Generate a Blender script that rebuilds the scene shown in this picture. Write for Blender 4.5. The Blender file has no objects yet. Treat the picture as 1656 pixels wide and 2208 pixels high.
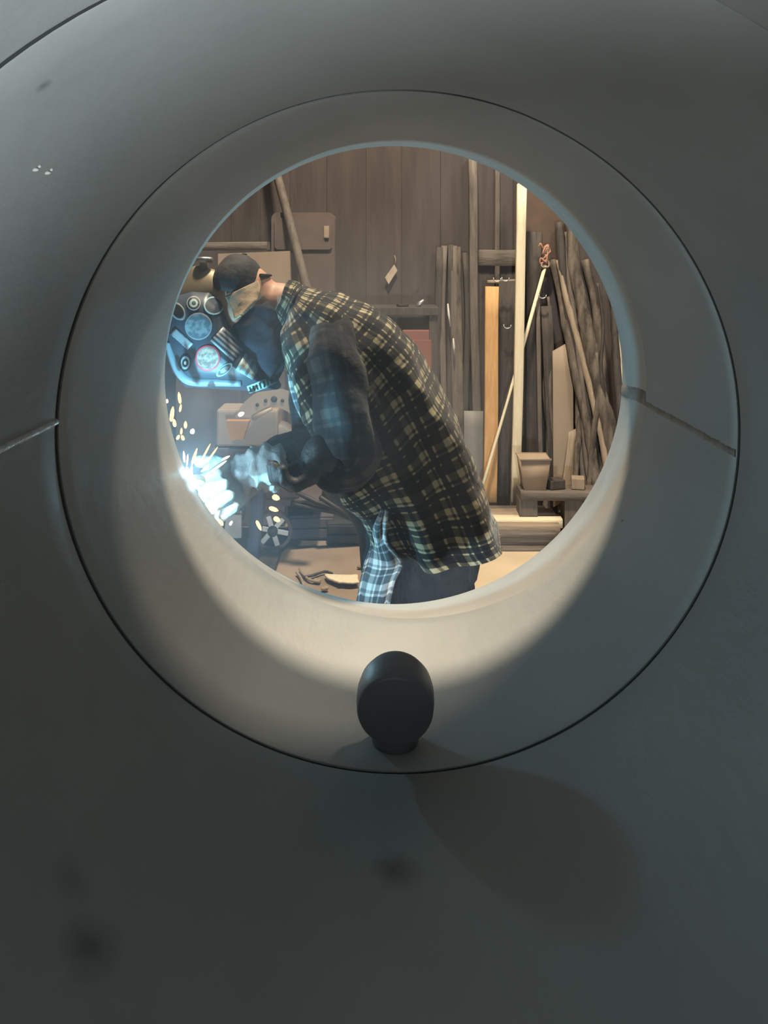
import bpy, bmesh, math, random
from mathutils import Vector, Matrix, noise
from mathutils.bvhtree import BVHTree

random.seed(7)
C = bpy.context.scene.collection
F = 1800.0                       # focal length in pixels of the 1656x2208 frame
VX, VY = 828.0, 563.0            # where the pipe's axis direction meets the frame
CAMH = 1.5

# ------------------------------------------------------------------ camera
cam_d = bpy.data.cameras.new('camera')
cam = bpy.data.objects.new('camera', cam_d); C.objects.link(cam)
cam.location = (0, 0, CAMH); cam.rotation_euler = (math.pi/2, 0, 0)
cam_d.sensor_fit = 'VERTICAL'; cam_d.sensor_height = 36.0; cam_d.sensor_width = 27.0
cam_d.lens = 36.0*F/2208.0
cam_d.shift_y = -(1104.0-VY)/2208.0
cam_d.clip_start = 0.01; cam_d.clip_end = 100
sc = bpy.context.scene
sc.camera = cam

# ------------------------------------------------------------------ world, lights, exposure
w = bpy.data.worlds.new('world'); sc.world = w; w.use_nodes = True
w.node_tree.nodes['Background'].inputs[0].default_value = (0.92, 0.97, 1.0, 1)
w.node_tree.nodes['Background'].inputs[1].default_value = 0.08

def light(name, kind, loc, power, color, size=0.1, target=None, **kw):
    d = bpy.data.lights.new(name, kind); d.energy = power; d.color = color
    if kind == 'AREA':
        d.shape = 'DISK'; d.size = size
    else:
        d.shadow_soft_size = size
    for k, v in kw.items(): setattr(d, k, v)
    o = bpy.data.objects.new(name, d); C.objects.link(o); o.location = loc
    if target is not None:
        o.rotation_euler = (Vector(target)-Vector(loc)).to_track_quat('-Z', 'Y').to_euler()
    return o
# the shop's high-bay lamp over the welder's back, and a second one further along the bay
light('high_bay_lamp', 'AREA', (0.12, 2.95, 5.8), 395, (1.0, 0.84, 0.63), 0.45, (0.05, 2.7, 0))
light('high_bay_lamp.001', 'AREA', (1.7, 3.3, 4.4), 60, (1.0, 0.86, 0.68), 0.5, (0.9, 4.6, 0.6))
# unseen fill light, added low behind the near end to brighten the pipe wall
light('near_end_fill', 'AREA', (0.55, -1.5, 0.32), 110, (0.86, 0.96, 1.0), 0.35, (-0.25, 0.9, 1.65))
# the arc burns on the outside of the pipe's end, just past the rim
ARC_R, ARC_Y = 0.42+0.040, 1.536+0.0046
ARC_T = math.atan2(-(1030-811), 405-848)
ARC = Vector((0.01764+ARC_R*math.cos(ARC_T), ARC_Y, CAMH-0.21+ARC_R*math.sin(ARC_T)))
light('welding_arc_light', 'POINT', ARC, 10.0, (0.24, 0.72, 1.0), 0.0012)

sc.view_settings.view_transform = 'Standard'; sc.view_settings.look = 'None'
sc.view_settings.gamma = 1.0; sc.view_settings.use_curve_mapping = False
sc.view_settings.exposure = 0.0
sc.cycles.max_bounces = 10; sc.cycles.diffuse_bounces = 6; sc.cycles.glossy_bounces = 5
sc.cycles.volume_bounces = 0
sc.cycles.caustics_reflective = False; sc.cycles.caustics_refractive = False
sc.cycles.sample_clamp_indirect = 4.0

# ------------------------------------------------------------------ helpers
def P(px, py, Y):
    return Vector(((px-VX)*Y/F, Y, CAMH-(py-VY)*Y/F))
def tag(o, label=None, cat=None, group=None, kind=None):
    if label: o['label'] = label
    if cat: o['category'] = cat
    if group: o['group'] = group
    if kind: o['kind'] = kind
    return o
def empty(name, loc=(0, 0, 0)):
    o = bpy.data.objects.new(name, None); C.objects.link(o); o.location = loc
    o.empty_display_size = 0.05
    return o
def obj(name, bm, mats, parent=None, smooth=True, loc=None):
    bmesh.ops.recalc_face_normals(bm, faces=bm.faces)
    me = bpy.data.meshes.new(name); bm.to_mesh(me); bm.free()
    if not isinstance(mats, (list, tuple)): mats = [mats]
    for m in mats: me.materials.append(m)
    if smooth:
        for p in me.polygons: p.use_smooth = True
    o = bpy.data.objects.new(name, me); C.objects.link(o)
    if loc is not None: o.location = loc
    if parent is not None: setpar(o, parent)
    return o
def world_of(o):
    m = o.matrix_basis.copy()
    p = o.parent
    while p is not None:
        m = p.matrix_basis @ m if p.matrix_parent_inverse == Matrix.Identity(4) else p.matrix_basis @ m
        p = p.parent
    return m
def setpar(o, parent):
    """parent while keeping o's present (world) placement, without operators"""
    m = world_of(parent)
    o.parent = parent
    o.matrix_basis = m.inverted() @ o.matrix_basis
def auto_sharp(o, ang=35):
    me = o.data
    bm = bmesh.new(); bm.from_mesh(me)
    for e in bm.edges:
        if len(e.link_faces) == 2 and e.calc_face_angle(0) > math.radians(ang): e.smooth = False
    bm.to_mesh(me); bm.free()
    return o

# ---- materials
def mat(name, col, rough=0.6, metal=0.0, col2=None, scale=8.0, stretch=(1, 1, 1), bump=0.0, bscale=None,
        detail=5.0, emit=None, estr=0.0, spec=0.5, lo=0.35, hi=0.7, dist=0.0):
    m = bpy.data.materials.new(name); m.use_nodes = True
    nt = m.node_tree; b = nt.nodes['Principled BSDF']
    b.inputs['Base Color'].default_value = (*col, 1)
    b.inputs['Roughness'].default_value = rough
    b.inputs['Metallic'].default_value = metal
    b.inputs['Specular IOR Level'].default_value = spec
    if emit:
        b.inputs['Emission Color'].default_value = (*emit, 1); b.inputs['Emission Strength'].default_value = estr
    if col2 or bump:
        tc = nt.nodes.new('ShaderNodeTexCoord'); mp = nt.nodes.new('ShaderNodeMapping')
        mp.inputs['Scale'].default_value = stretch
        nt.links.new(tc.outputs['Object'], mp.inputs['Vector'])
    if col2:
        n = nt.nodes.new('ShaderNodeTexNoise'); n.inputs['Scale'].default_value = scale
        n.inputs['Detail'].default_value = detail; n.inputs['Distortion'].default_value = dist
        r = nt.nodes.new('ShaderNodeValToRGB')
        r.color_ramp.elements[0].position = lo; r.color_ramp.elements[1].position = hi
        r.color_ramp.elements[0].color = (*col, 1); r.color_ramp.elements[1].color = (*col2, 1)
        nt.links.new(mp.outputs[0], n.inputs['Vector']); nt.links.new(n.outputs['Fac'], r.inputs[0])
        nt.links.new(r.outputs[0], b.inputs['Base Color'])
    if bump:
        n2 = nt.nodes.new('ShaderNodeTexNoise'); n2.inputs['Scale'].default_value = bscale or scale*3
        n2.inputs['Detail'].default_value = 6
        bp = nt.nodes.new('ShaderNodeBump'); bp.inputs['Strength'].default_value = bump
        bp.inputs['Distance'].default_value = 0.01
        nt.links.new(mp.outputs[0], n2.inputs['Vector']); nt.links.new(n2.outputs['Fac'], bp.inputs['Height'])
        nt.links.new(bp.outputs[0], b.inputs['Normal'])
    return m
def wood(name, c1, c2, rough=0.75, s=9):
    return mat(name, c1, rough, 0, c2, s, (6, 6, 0.7), 0.25, 26, detail=6, lo=0.3, hi=0.72, dist=0.6)

def plaid(name, dark, mid, light_, period=0.075, rough=0.9):
    m = bpy.data.materials.new(name); m.use_nodes = True
    nt = m.node_tree; N = nt.nodes; L = nt.links; b = N['Principled BSDF']
    b.inputs['Roughness'].default_value = rough; b.inputs['Specular IOR Level'].default_value = 0.2
    b.inputs['Sheen Weight'].default_value = 0.15
    tc = N.new('ShaderNodeTexCoord'); sp = N.new('ShaderNodeSeparateXYZ')
    nz = N.new('ShaderNodeTexNoise'); nz.inputs['Scale'].default_value = 14
    L.new(tc.outputs['UV'], sp.inputs[0]); L.new(tc.outputs['Object'], nz.inputs['Vector'])
    def stripes(sock, per, bands):
        mu = N.new('ShaderNodeMath'); mu.operation = 'MULTIPLY'; mu.inputs[1].default_value = 1/per
        fr = N.new('ShaderNodeMath'); fr.operation = 'FRACT'
        wob = N.new('ShaderNodeMath'); wob.operation = 'MULTIPLY_ADD'; wob.inputs[1].default_value = 0.10
        L.new(sock, mu.inputs[0]); L.new(nz.outputs['Fac'], wob.inputs[0]); L.new(mu.outputs[0], wob.inputs[2])
        L.new(wob.outputs[0], fr.inputs[0])
        r = N.new('ShaderNodeValToRGB'); r.color_ramp.interpolation = 'LINEAR'
        els = r.color_ramp.elements
        els[0].position = bands[0][0]; els[0].color = (bands[0][1],)*3+(1,)
        els[1].position = bands[-1][0]; els[1].color = (bands[-1][1],)*3+(1,)
        for p, v in bands[1:-1]:
            e = els.new(p); e.color = (v, v, v, 1)
        L.new(fr.outputs[0], r.inputs[0]); return r.outputs[0]
    bands = [(0, 0), (0.06, 0), (0.09, 0.75), (0.13, 0.75), (0.16, 0.1), (0.44, 0.1), (0.47, 1), (0.66, 1),
             (0.69, 0.3), (0.76, 0.3), (0.79, 1), (0.84, 1), (0.87, 0), (1, 0)]
    su = stripes(sp.outputs[0], period, bands); sv = stripes(sp.outputs[1], period*0.9, bands)
    ad = N.new('ShaderNodeMath'); ad.operation = 'ADD'; L.new(su, ad.inputs[0]); L.new(sv, ad.inputs[1])
    hf = N.new('ShaderNodeMath'); hf.operation = 'MULTIPLY'; hf.inputs[1].default_value = 0.5; L.new(ad.outputs[0], hf.inputs[0])
    r = N.new('ShaderNodeValToRGB'); e = r.color_ramp.elements
    e[0].position = 0.05; e[0].color = (*dark, 1); e[1].position = 0.95; e[1].color = (*light_, 1)
    q = e.new(0.5); q.color = (*mid, 1)
    L.new(hf.outputs[0], r.inputs[0]); L.new(r.outputs[0], b.inputs['Base Color'])
    n2 = N.new('ShaderNodeTexNoise'); n2.inputs['Scale'].default_value = 38; n2.inputs['Detail'].default_value = 5
    L.new(tc.outputs['Object'], n2.inputs['Vector'])
    bp = N.new('ShaderNodeBump'); bp.inputs['Strength'].default_value = 0.35; bp.inputs['Distance'].default_value = 0.01
    L.new(n2.outputs['Fac'], bp.inputs['Height']); L.new(bp.outputs[0], b.inputs['Normal'])
    return m

M = {}
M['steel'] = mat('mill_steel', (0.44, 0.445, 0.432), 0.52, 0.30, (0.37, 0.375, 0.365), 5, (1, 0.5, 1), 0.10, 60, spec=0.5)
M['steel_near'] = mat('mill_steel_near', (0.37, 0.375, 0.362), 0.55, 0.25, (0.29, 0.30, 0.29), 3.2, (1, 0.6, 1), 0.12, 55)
M['steel_lit'] = mat('mill_steel_lit', (0.54, 0.52, 0.48), 0.45, 0.35, (0.46, 0.44, 0.41), 7, (1, 3, 1), 0.06, 80)  # paler, warmer copy of the steel with lamp and arc light in its colour
M['weld'] = mat('weld_bead', (0.75, 0.76, 0.76), 0.35, 0.3, (0.60, 0.61, 0.62), 60, (1, 1, 1), 0.5, 120)
M['weld_dark'] = mat('weld_bead_rusty', (0.24, 0.20, 0.16), 0.5, 0.3, (0.34, 0.31, 0.28), 30, (1, 1, 1), 0.2, 70)
M['gap'] = mat('dark_gap_strip', (0.03, 0.03, 0.03), 0.8)
M['rubber'] = mat('black_rubber', (0.21, 0.21, 0.225), 0.45, 0, (0.24, 0.24, 0.255), 20, bump=0.08)
M['floor'] = mat('shop_floor', (0.25, 0.185, 0.13), 0.9, 0, (0.35, 0.275, 0.20), 3.0, (1, 1, 1), 0.5, 22)
M['wall'] = mat('wall_boards', (0.072, 0.059, 0.057), 0.85, 0, (0.100, 0.082, 0.078), 4, (4, 1, 0.5), 0.25, 20)
M['wall_b'] = mat('wall_boards_dark', (0.065, 0.054, 0.052), 0.85, 0, (0.092, 0.076, 0.072), 4, (4, 1, 0.5), 0.25, 20)
M['wood_grey'] = wood('weathered_wood', (0.10, 0.083, 0.07), (0.18, 0.152, 0.126))
M['wood_dark'] = wood('dark_wood', (0.035, 0.030, 0.027), (0.085, 0.072, 0.062))
M['wood_tan'] = wood('tan_wood', (0.27, 0.205, 0.145), (0.38, 0.30, 0.22))
M['wood_orange'] = wood('orange_pine', (0.50, 0.27, 0.10), (0.66, 0.40, 0.17))
M['wood_pale'] = wood('pale_pine', (0.72, 0.62, 0.42), (0.84, 0.76, 0.56))
M['bark'] = mat('bark', (0.06, 0.05, 0.042), 0.95, 0, (0.20, 0.165, 0.13), 10, (3, 3, 0.6), 0.8, 22)
M['card'] = mat('kraft_board', (0.36, 0.27, 0.19), 0.85, 0, (0.43, 0.33, 0.245), 5, bump=0.1)
M['plywood'] = mat('plywood', (0.30, 0.235, 0.17), 0.8, 0, (0.38, 0.30, 0.225), 4, (1, 1, 0.3), 0.15, 20)
M['paint_beige'] = mat('beige_enamel', (0.38, 0.31, 0.24), 0.45, 0, (0.33, 0.26, 0.20), 8, bump=0.05)
M['paint_grey'] = mat('grey_enamel', (0.17, 0.165, 0.155), 0.6, 0, (0.22, 0.21, 0.20), 8, bump=0.1)
M['paint_red'] = mat('red_enamel', (0.24, 0.085, 0.065), 0.7, 0, (0.19, 0.08, 0.065), 8)
M['paint_orange'] = mat('orange_enamel', (0.46, 0.25, 0.10), 0.6, 0, (0.38, 0.2, 0.08), 8)
M['paint_blue'] = mat('blue_enamel', (0.035, 0.065, 0.14), 0.5, 0, (0.03, 0.055, 0.11), 8)
M['purple'] = mat('dusty_plum_metal', (0.10, 0.085, 0.10), 0.7, 0, (0.15, 0.125, 0.13), 8, bump=0.2)
M['iron'] = mat('dark_iron', (0.05, 0.05, 0.052), 0.55, 0.4, (0.09, 0.085, 0.08), 14, bump=0.1)
M['silver'] = mat('bare_metal', (0.55, 0.54, 0.52), 0.4, 0.8, (0.45, 0.44, 0.42), 14)
M['white'] = mat('white_paint', (0.62, 0.60, 0.56), 0.6, 0, (0.5, 0.48, 0.45), 12)
M['copper'] = mat('reddish_twine', (0.36, 0.16, 0.10), 0.7, 0, (0.5, 0.3, 0.22), 40)
M['paper'] = mat('paper_tag', (0.46, 0.38, 0.28), 0.9, 0, (0.36, 0.30, 0.22), 20)
M['skin'] = mat('skin', (0.55, 0.31, 0.20), 0.55, 0, (0.48, 0.25, 0.16), 14, bump=0.05)
M['hair'] = mat('dark_hair', (0.03, 0.022, 0.018), 0.7)
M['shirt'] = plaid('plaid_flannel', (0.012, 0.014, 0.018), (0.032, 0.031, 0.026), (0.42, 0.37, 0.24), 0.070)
M['sleeve'] = plaid('plaid_flannel_shaded', (0.024, 0.027, 0.033), (0.034, 0.037, 0.042), (0.075, 0.077, 0.074), 0.10)  # duller copy of the shirt plaid, shade and haze put into its colour
M['shirt_tail'] = plaid('plaid_flannel_lit', (0.06, 0.075, 0.09), (0.25, 0.27, 0.28), (0.70, 0.70, 0.66), 0.07)  # paler copy of the shirt plaid, arc light put into its colour
M['denim'] = mat('dark_denim', (0.022, 0.028, 0.036), 0.9, 0, (0.040, 0.047, 0.055), 16, (2, 2, 1), 0.4, 60)
M['throat_shade'] = mat('navy_throat_shade', (0.014, 0.018, 0.030), 0.95, 0, (0.026, 0.032, 0.048), 16, bump=0.4)  # navy of the shade and blue haze at the throat
M['leather'] = mat('welding_glove_leather', (0.50, 0.52, 0.52), 0.75, 0, (0.36, 0.38, 0.40), 24, bump=0.6, bscale=45)
M['leather_dark'] = mat('dark_glove_leather', (0.030, 0.032, 0.036), 0.6, 0, (0.05, 0.052, 0.056), 24, bump=0.5, bscale=50)
M['cap'] = mat('black_cap_cloth', (0.020, 0.020, 0.022), 0.8, 0, (0.035, 0.035, 0.037), 30, bump=0.2)
M['brim'] = mat('tan_cap_brim', (0.36, 0.29, 0.20), 0.85, 0, (0.26, 0.21, 0.15), 18, bump=0.3)
M['hood'] = mat('hood_shell', (0.050, 0.070, 0.095), 0.38, 0, (0.07, 0.095, 0.125), 10, bump=0.03)
M['hood_crown'] = mat('hood_crown_lamp_lit', (0.30, 0.235, 0.13), 0.45, 0.25, (0.22, 0.17, 0.10), 10)  # bronze tone carries the warm lamp light on top of the hood
M['hood_rim'] = mat('hood_rim', (0.28, 0.36, 0.42), 0.4, 0, (0.22, 0.30, 0.36), 12)
M['glass'] = mat('dark_lens', (0.012, 0.015, 0.018), 0.08)
M['st_white'] = mat('sticker_white', (0.50, 0.46, 0.42), 0.5, 0, (0.26, 0.24, 0.24), 130, lo=0.42, hi=0.58)
M['st_pale'] = mat('sticker_pale_blue', (0.12, 0.18, 0.22), 0.5, 0, (0.30, 0.38, 0.42), 75, lo=0.42, hi=0.60)
M['st_red'] = mat('sticker_red', (0.60, 0.07, 0.09), 0.5)
M['st_cream'] = mat('sticker_cream', (0.48, 0.38, 0.28), 0.5, 0, (0.22, 0.15, 0.13), 110, lo=0.42, hi=0.58)
M['st_black'] = mat('sticker_black', (0.012, 0.012, 0.014), 0.5)
M['st_grey'] = mat('sticker_grey', (0.36, 0.40, 0.42), 0.5, 0, (0.28, 0.31, 0.33), 60)
M['st_cyan'] = mat('sticker_aqua', (0.30, 0.52, 0.55), 0.5, 0, (0.45, 0.66, 0.68), 90)
M['boot'] = mat('boot_leather', (0.05, 0.035, 0.025), 0.6, bump=0.2)
M['hose'] = mat('hose_rubber', (0.045, 0.045, 0.043), 0.6, bump=0.1)
M['brass'] = mat('brass', (0.55, 0.38, 0.14), 0.35, 0.9)
def emat(name, c, s):
    m = bpy.data.materials.new(name); m.use_nodes = True; nt = m.node_tree
    nt.nodes.remove(nt.nodes['Principled BSDF']); e = nt.nodes.new('ShaderNodeEmission')
    e.inputs[0].default_value = (*c, 1); e.inputs[1].default_value = s
    nt.links.new(e.outputs[0], nt.nodes['Material Output'].inputs[0]); return m
M['arc'] = emat('arc_plasma', (0.42, 0.80, 1.0), 260)
M['spark'] = emat('spark_hot', (1.0, 0.62, 0.22), 3.2)
M['spark_white'] = emat('spark_white_hot', (1.0, 0.86, 0.62), 4.5)

# ---- shapes
def add_box(bm, c, s, rot=None, bevel=0.0, mi=0):
    r = bmesh.ops.create_cube(bm, size=1.0)
    vs = r['verts']
    mt = Matrix.Translation(c) @ (rot.to_4x4() if rot else Matrix.Identity(4)) @ Matrix.Diagonal((*s, 1))
    bmesh.ops.transform(bm, matrix=mt, verts=vs)
    fs = set(f for v in vs for f in v.link_faces)
    for f in fs: f.material_index = mi
    if bevel:
        es = list(set(e for v in vs for e in v.link_edges))
        bmesh.ops.bevel(bm, geom=es, offset=bevel, segments=2, affect='EDGES', profile=0.6)
    return vs
def frame(d):
    d = d.normalized(); up = Vector((0, 0, 1)) if abs(d.z) < 0.95 else Vector((0, 1, 0))
    a = d.cross(up).normalized(); return a, a.cross(d).normalized()
def add_loft(bm, rings, cap=True, uvs=None, mi=0, closed=True):
    uvl = bm.loops.layers.uv.verify()
    R = [[bm.verts.new(p) for p in r] for r in rings]
    n = len(rings[0]); out = []
    for i in range(len(R)-1):
        for j in range(n if closed else n-1):
            k = (j+1) % n
            f = bm.faces.new((R[i][j], R[i][k], R[i+1][k], R[i+1][j])); f.material_index = mi; f.smooth = True
            if uvs:
                for lp, (ii, jj) in zip(f.loops, ((i, j), (i, j+1), (i+1, j+1), (i+1, j))):
                    lp[uvl].uv = uvs(ii, jj)
            out.append(f)
    if cap and closed:
        f = bm.faces.new(R[0]); f.material_index = mi
        f = bm.faces.new(list(reversed(R[-1]))); f.material_index = mi
    return R
def catmull(pts, n):
    """pts: tuples of floats / Vectors flattened -> n samples per span"""
    out = []
    m = len(pts)
    for i in range(m-1):
        p0 = pts[max(i-1, 0)]; p1 = pts[i]; p2 = pts[i+1]; p3 = pts[min(i+2, m-1)]
        for s in range(n):
            t = s/n
            out.append(tuple(0.5*((2*b)+(-a+c)*t+(2*a-5*b+4*c-d)*t*t+(-a+3*b-3*c+d)*t**3) for a, b, c, d in zip(p0, p1, p2, p3)))
    out.append(tuple(pts[-1])); return out
def add_tube(bm, pts, rad, seg=12, mi=0, cap=True, sub=0, squash=1.0, uv=True):
    pts = [Vector(p) for p in pts]
    if not isinstance(rad, (list, tuple)): rad = [rad]*len(pts)
    if sub:
        q = catmull([(*p, r) for p, r in zip(pts, rad)], sub)
        pts = [Vector(a[:3]) for a in q]; rad = [a[3] for a in q]
    rings = []; a = None; L = [0]
    for i, p in enumerate(pts):
        d = (pts[min(i+1, len(pts)-1)]-pts[max(i-1, 0)]).normalized()
        if a is None: a, b = frame(d)
        else:
            a = (a-d*a.dot(d)).normalized(); b = d.cross(a)*-1
            b = a.cross(d).normalized()
        if i: L.append(L[-1]+(p-pts[i-1]).length)
        rings.append([p+(a*math.cos(t)+b*math.sin(t)*squash)*rad[i] for t in (2*math.pi*j/seg for j in range(seg))])
    mr = sum(rad)/len(rad)
    return add_loft(bm, rings, cap, (lambda i, j: (j/seg*2*math.pi*mr, L[i])) if uv else None, mi)
def add_lathe(bm, prof, mtx=Matrix.Identity(4), seg=32, mi=0):
    """prof: (r, z) list"""
    rings = [[mtx @ Vector((r*math.cos(t), r*math.sin(t), z)) for t in (2*math.pi*j/seg for j in range(seg))] for r, z in prof]
    add_loft(bm, rings, True, None, mi)
def axis_mtx(p, d):
    a, b = frame(Vector(d)); d = Vector(d).normalized()
    m = Matrix((a, b, d)).transposed().to_4x4(); m.translation = p
    if m.to_3x3().determinant() < 0:
        m = Matrix((b, a, d)).transposed().to_4x4(); m.translation = p
    return m
def add_ball(bm, c, r, seg=16, scale=(1, 1, 1), rot=None):
    v = bmesh.ops.create_uvsphere(bm, u_segments=seg, v_segments=max(6, seg//2), radius=r)['verts']
    mt = Matrix.Translation(c) @ (rot.to_4x4() if rot else Matrix.Identity(4)) @ Matrix.Diagonal((*scale, 1))
    bmesh.ops.transform(bm, matrix=mt, verts=v)
def add_caps(bm, pts, rad, step=0.35, seg=12):
    """chain of overlapping balls, joined into one skin by a voxel remesh"""
    for i in range(len(pts)-1):
        a, b = Vector(pts[i]), Vector(pts[i+1]); L = (b-a).length
        n = max(2, int(L/(max(0.006, min(rad[i], rad[i+1]))*step))+1)
        for k in range(n+1):
            t = k/n; add_ball(bm, a.lerp(b, t), rad[i]*(1-t)+rad[i+1]*t, seg)
def remesh(o, voxel, smooth=4, fac=0.5):
    r = o.modifiers.new('skin', 'REMESH'); r.mode = 'VOXEL'; r.voxel_size = voxel; r.use_smooth_shade = True
    if smooth:
        s = o.modifiers.new('smooth', 'SMOOTH'); s.iterations = smooth; s.factor = fac
    return o
def add_prism(bm, pts, thick, mi=0):
    """pts: world points of a flat outline; thick: Vector"""
    a = [bm.verts.new(p) for p in pts]; b = [bm.verts.new(Vector(p)+thick) for p in pts]
    n = len(a)
    fs = [bm.faces.new(a), bm.faces.new(list(reversed(b)))]
    for i in range(n): fs.append(bm.faces.new((a[i], b[i], b[(i+1) % n], a[(i+1) % n])))
    for f in fs: f.material_index = mi
    return fs
def wrinkle(bm, amp, freq, stretch=(1, 1, 1), seed=0.0, only=None):
    bm.normal_update()
    d = {}
    for v in bm.verts:
        if only and not only(v.co): continue
        q = Vector((v.co.x*stretch[0], v.co.y*stretch[1], v.co.z*stretch[2]))*freq+Vector((seed, seed*2, seed*3))
        d[v] = v.normal*(amp*noise.fractal(q, 1.0, 2.0, 3))
    for v, o in d.items(): v.co += o
def plank(name, A, B, width, thick, m, parent=None, seg=6, jit=0.0, yaw=0.0, notch=0.0):
    """a board along its own local Z from A to B, with softened arrises and a slightly uneven run"""
    A = Vector(A); B = Vector(B); L = (B-A).length
    bm = bmesh.new(); bv = min(width, thick)*0.12; rings = []
    ph = random.random()*50
    for i in range(seg+1):
        z = L*i/seg
        ox = jit*noise.noise(Vector((ph, z*1.3, 0))); oy = jit*noise.noise(Vector((ph+9, z*1.3, 4)))
        k = 1+jit*3*noise.noise(Vector((ph+20, z*2.1, 7)))
        hw, ht = width/2*k, thick/2
        zz = lambda x: z+(notch*x/width if i in (0, seg) else 0)
        ring = [(-hw+bv, -ht), (hw-bv, -ht), (hw, -ht+bv), (hw, ht-bv), (hw-bv, ht), (-hw+bv, ht), (-hw, ht-bv), (-hw, -ht+bv)]
        rings.append([Vector((x+ox, y+oy, zz(x))) for x, y in ring])
    add_loft(bm, rings, True)
    o = obj(name, bm, m, None, smooth=False)
    d = (B-A).normalized()
    x = Vector((1, 0, 0)) if abs(d.x) < 0.9 else Vector((0, 0, 1))
    y = d.cross(x).normalized(); x = y.cross(d).normalized()
    R = Matrix((x, y, d)).transposed().to_4x4() @ Matrix.Rotation(yaw, 4, 'Z')
    R.translation = A
    o.matrix_basis = R
    if parent is not None: setpar(o, parent)
    return o
def limb(name, pts, rad, m, rough=0.25, seg=12, sub=5, seed=0.0):
    """an uneven natural pole, knotted along its run"""
    bm = bmesh.new(); add_tube(bm, pts, rad, seg, sub=sub)
    bm.normal_update(); r0 = sum(rad)/len(rad) if isinstance(rad, (list, tuple)) else rad
    for v in bm.verts:
        q = Vector((v.co.x*22, v.co.y*22, v.co.z*5))+Vector((seed*7, seed, 0))
        v.co += v.normal*(r0*rough*noise.fractal(q, 1, 2, 3))
    return obj(name, bm, m)

# ================================================================== SETTING
bm = bmesh.new()
nx, ny = 60, 60
g = [[bm.verts.new((-5+10*i/nx, -3+9*j/ny, 0.006*noise.fractal(Vector((i*.4, j*.4, 0)), 1, 2, 3)-0.004)) for j in range(ny+1)] for i in range(nx+1)]
for i in range(nx):
    for j in range(ny): bm.faces.new((g[i][j], g[i+1][j], g[i+1][j+1], g[i][j+1]))
tag(obj('floor', bm, M['floor']), kind='structure')

WALLY = 5.12
wall = empty('wall_back', (0, WALLY, 0)); tag(wall, kind='structure')
bm = bmesh.new(); add_box(bm, (0, WALLY+0.05, 2.0), (9, 0.06, 4.0))
setpar(obj('wall_core', bm, M['wall_b'], None, False), wall)
x = -4.4; k = 0
while x < 4.4:                                # vertical boarding of the wall
    wd = random.uniform(0.17, 0.25)
    bm = bmesh.new()
    add_box(bm, (x+wd/2, WALLY-0.004+random.uniform(-.0015, .0015), 2.0), (wd-0.001, 0.03, 4.0), bevel=0.001)
    setpar(obj('wall_board', bm, M['wall'] if random.random() < .6 else M['wall_b'], None, False), wall)
    x += wd; k += 1

# ================================================================== THE PIPE
R0 = 0.42; CX = 0.042*R0; CZ = CAMH-0.5*R0; TH = 0.013
def ptc(theta, r, y): return Vector((CX+r*math.cos(theta), y, CZ+r*math.sin(theta)))
def section(name, y0, y1, m, parent, seg=176, nax=10, din=0.0, off=(0, 0), bev=0.0008, wob=0.0012):
    bm = bmesh.new(); prof = []
    for i in range(nax+1): prof.append((i/nax, 0))
    rings = []
    def ring(t, r):
        out = []
        for j in range(seg):
            th = 2*math.pi*j/seg
            a = y0(th) if callable(y0) else y0; b = y1(th) if callable(y1) else y1
            y = a+(b-a)*t
            rr = r+wob*noise.noise(Vector((math.cos(th)*2, math.sin(th)*2, y*3)))
            p = ptc(th, rr, y); p.x += off[0]; p.z += off[1]; out.append(p)
        return out
    ri = R0-din
    rings.append(ring(0, ri+bev))
    for i in range(nax+1):
        t = i/nax
        if i == 0: t = 0.004
        if i == nax: t = 0.996
        rings.append(ring(t, ri))
    rings.append(ring(1, ri+bev)); rings.append(ring(1, ri+TH)); rings.append(ring(0, ri+TH))
    rings.append(rings[0])
    R = add_loft(bm, rings, False)
    bmesh.ops.remove_doubles(bm, verts=bm.verts, dist=1e-5)
    o = auto_sharp(obj(name, bm, m), 30); setpar(o, parent); return o
def ringband(name, y0, y1, r0, r1, m, parent, seg=144):
    bm = bmesh.new()
    def rg(yf, r): return [ptc(2*math.pi*j/seg, r, yf(2*math.pi*j/seg) if callable(yf) else yf) for j in range(seg)]
    rings = [rg(y0, r0), rg(y1, r0), rg(y1, r1), rg(y0, r1), rg(y0, r0)]
    add_loft(bm, rings, False); bmesh.ops.remove_doubles(bm, verts=bm.verts, dist=1e-5)
    o = auto_sharp(obj(name, bm, m), 30); setpar(o, parent); return o
D1 = F*R0/1440.0; D2 = F*R0/735.0; DE = 1.536
cut = lambda th: 1.457-0.066*math.cos(th)-0.017*math.sin(th)
pipe = empty('steel_pipe', (CX, 0, CZ-R0)); tag(pipe, 'grey rolled steel pipe with welded seams, seen from inside around the whole view', 'pipe')
gp = lambda t: max(0.0, math.cos(t-math.radians(150)))
g1 = lambda t: D1-0.004-0.006*gp(t); g2 = lambda t: D2-0.0035-0.006*gp(t)
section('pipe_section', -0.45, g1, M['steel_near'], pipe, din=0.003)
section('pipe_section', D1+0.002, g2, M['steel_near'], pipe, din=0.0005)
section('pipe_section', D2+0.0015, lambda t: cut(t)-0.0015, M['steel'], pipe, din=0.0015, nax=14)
section('lit_end_band', lambda t: cut(t)+0.0015, DE, M['steel_lit'], pipe, din=-0.001, nax=6)  # slanted band shaped and coloured as the lit stretch at the pipe end
ringband('root_gap', lambda t: g1(t)-0.0015, D1+0.0035, R0+0.0012, R0+TH+0.003, M['gap'], pipe)
ringband('root_gap', lambda t: g2(t)-0.0015, D2+0.003, R0+0.0012, R0+TH+0.003, M['gap'], pipe)
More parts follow.
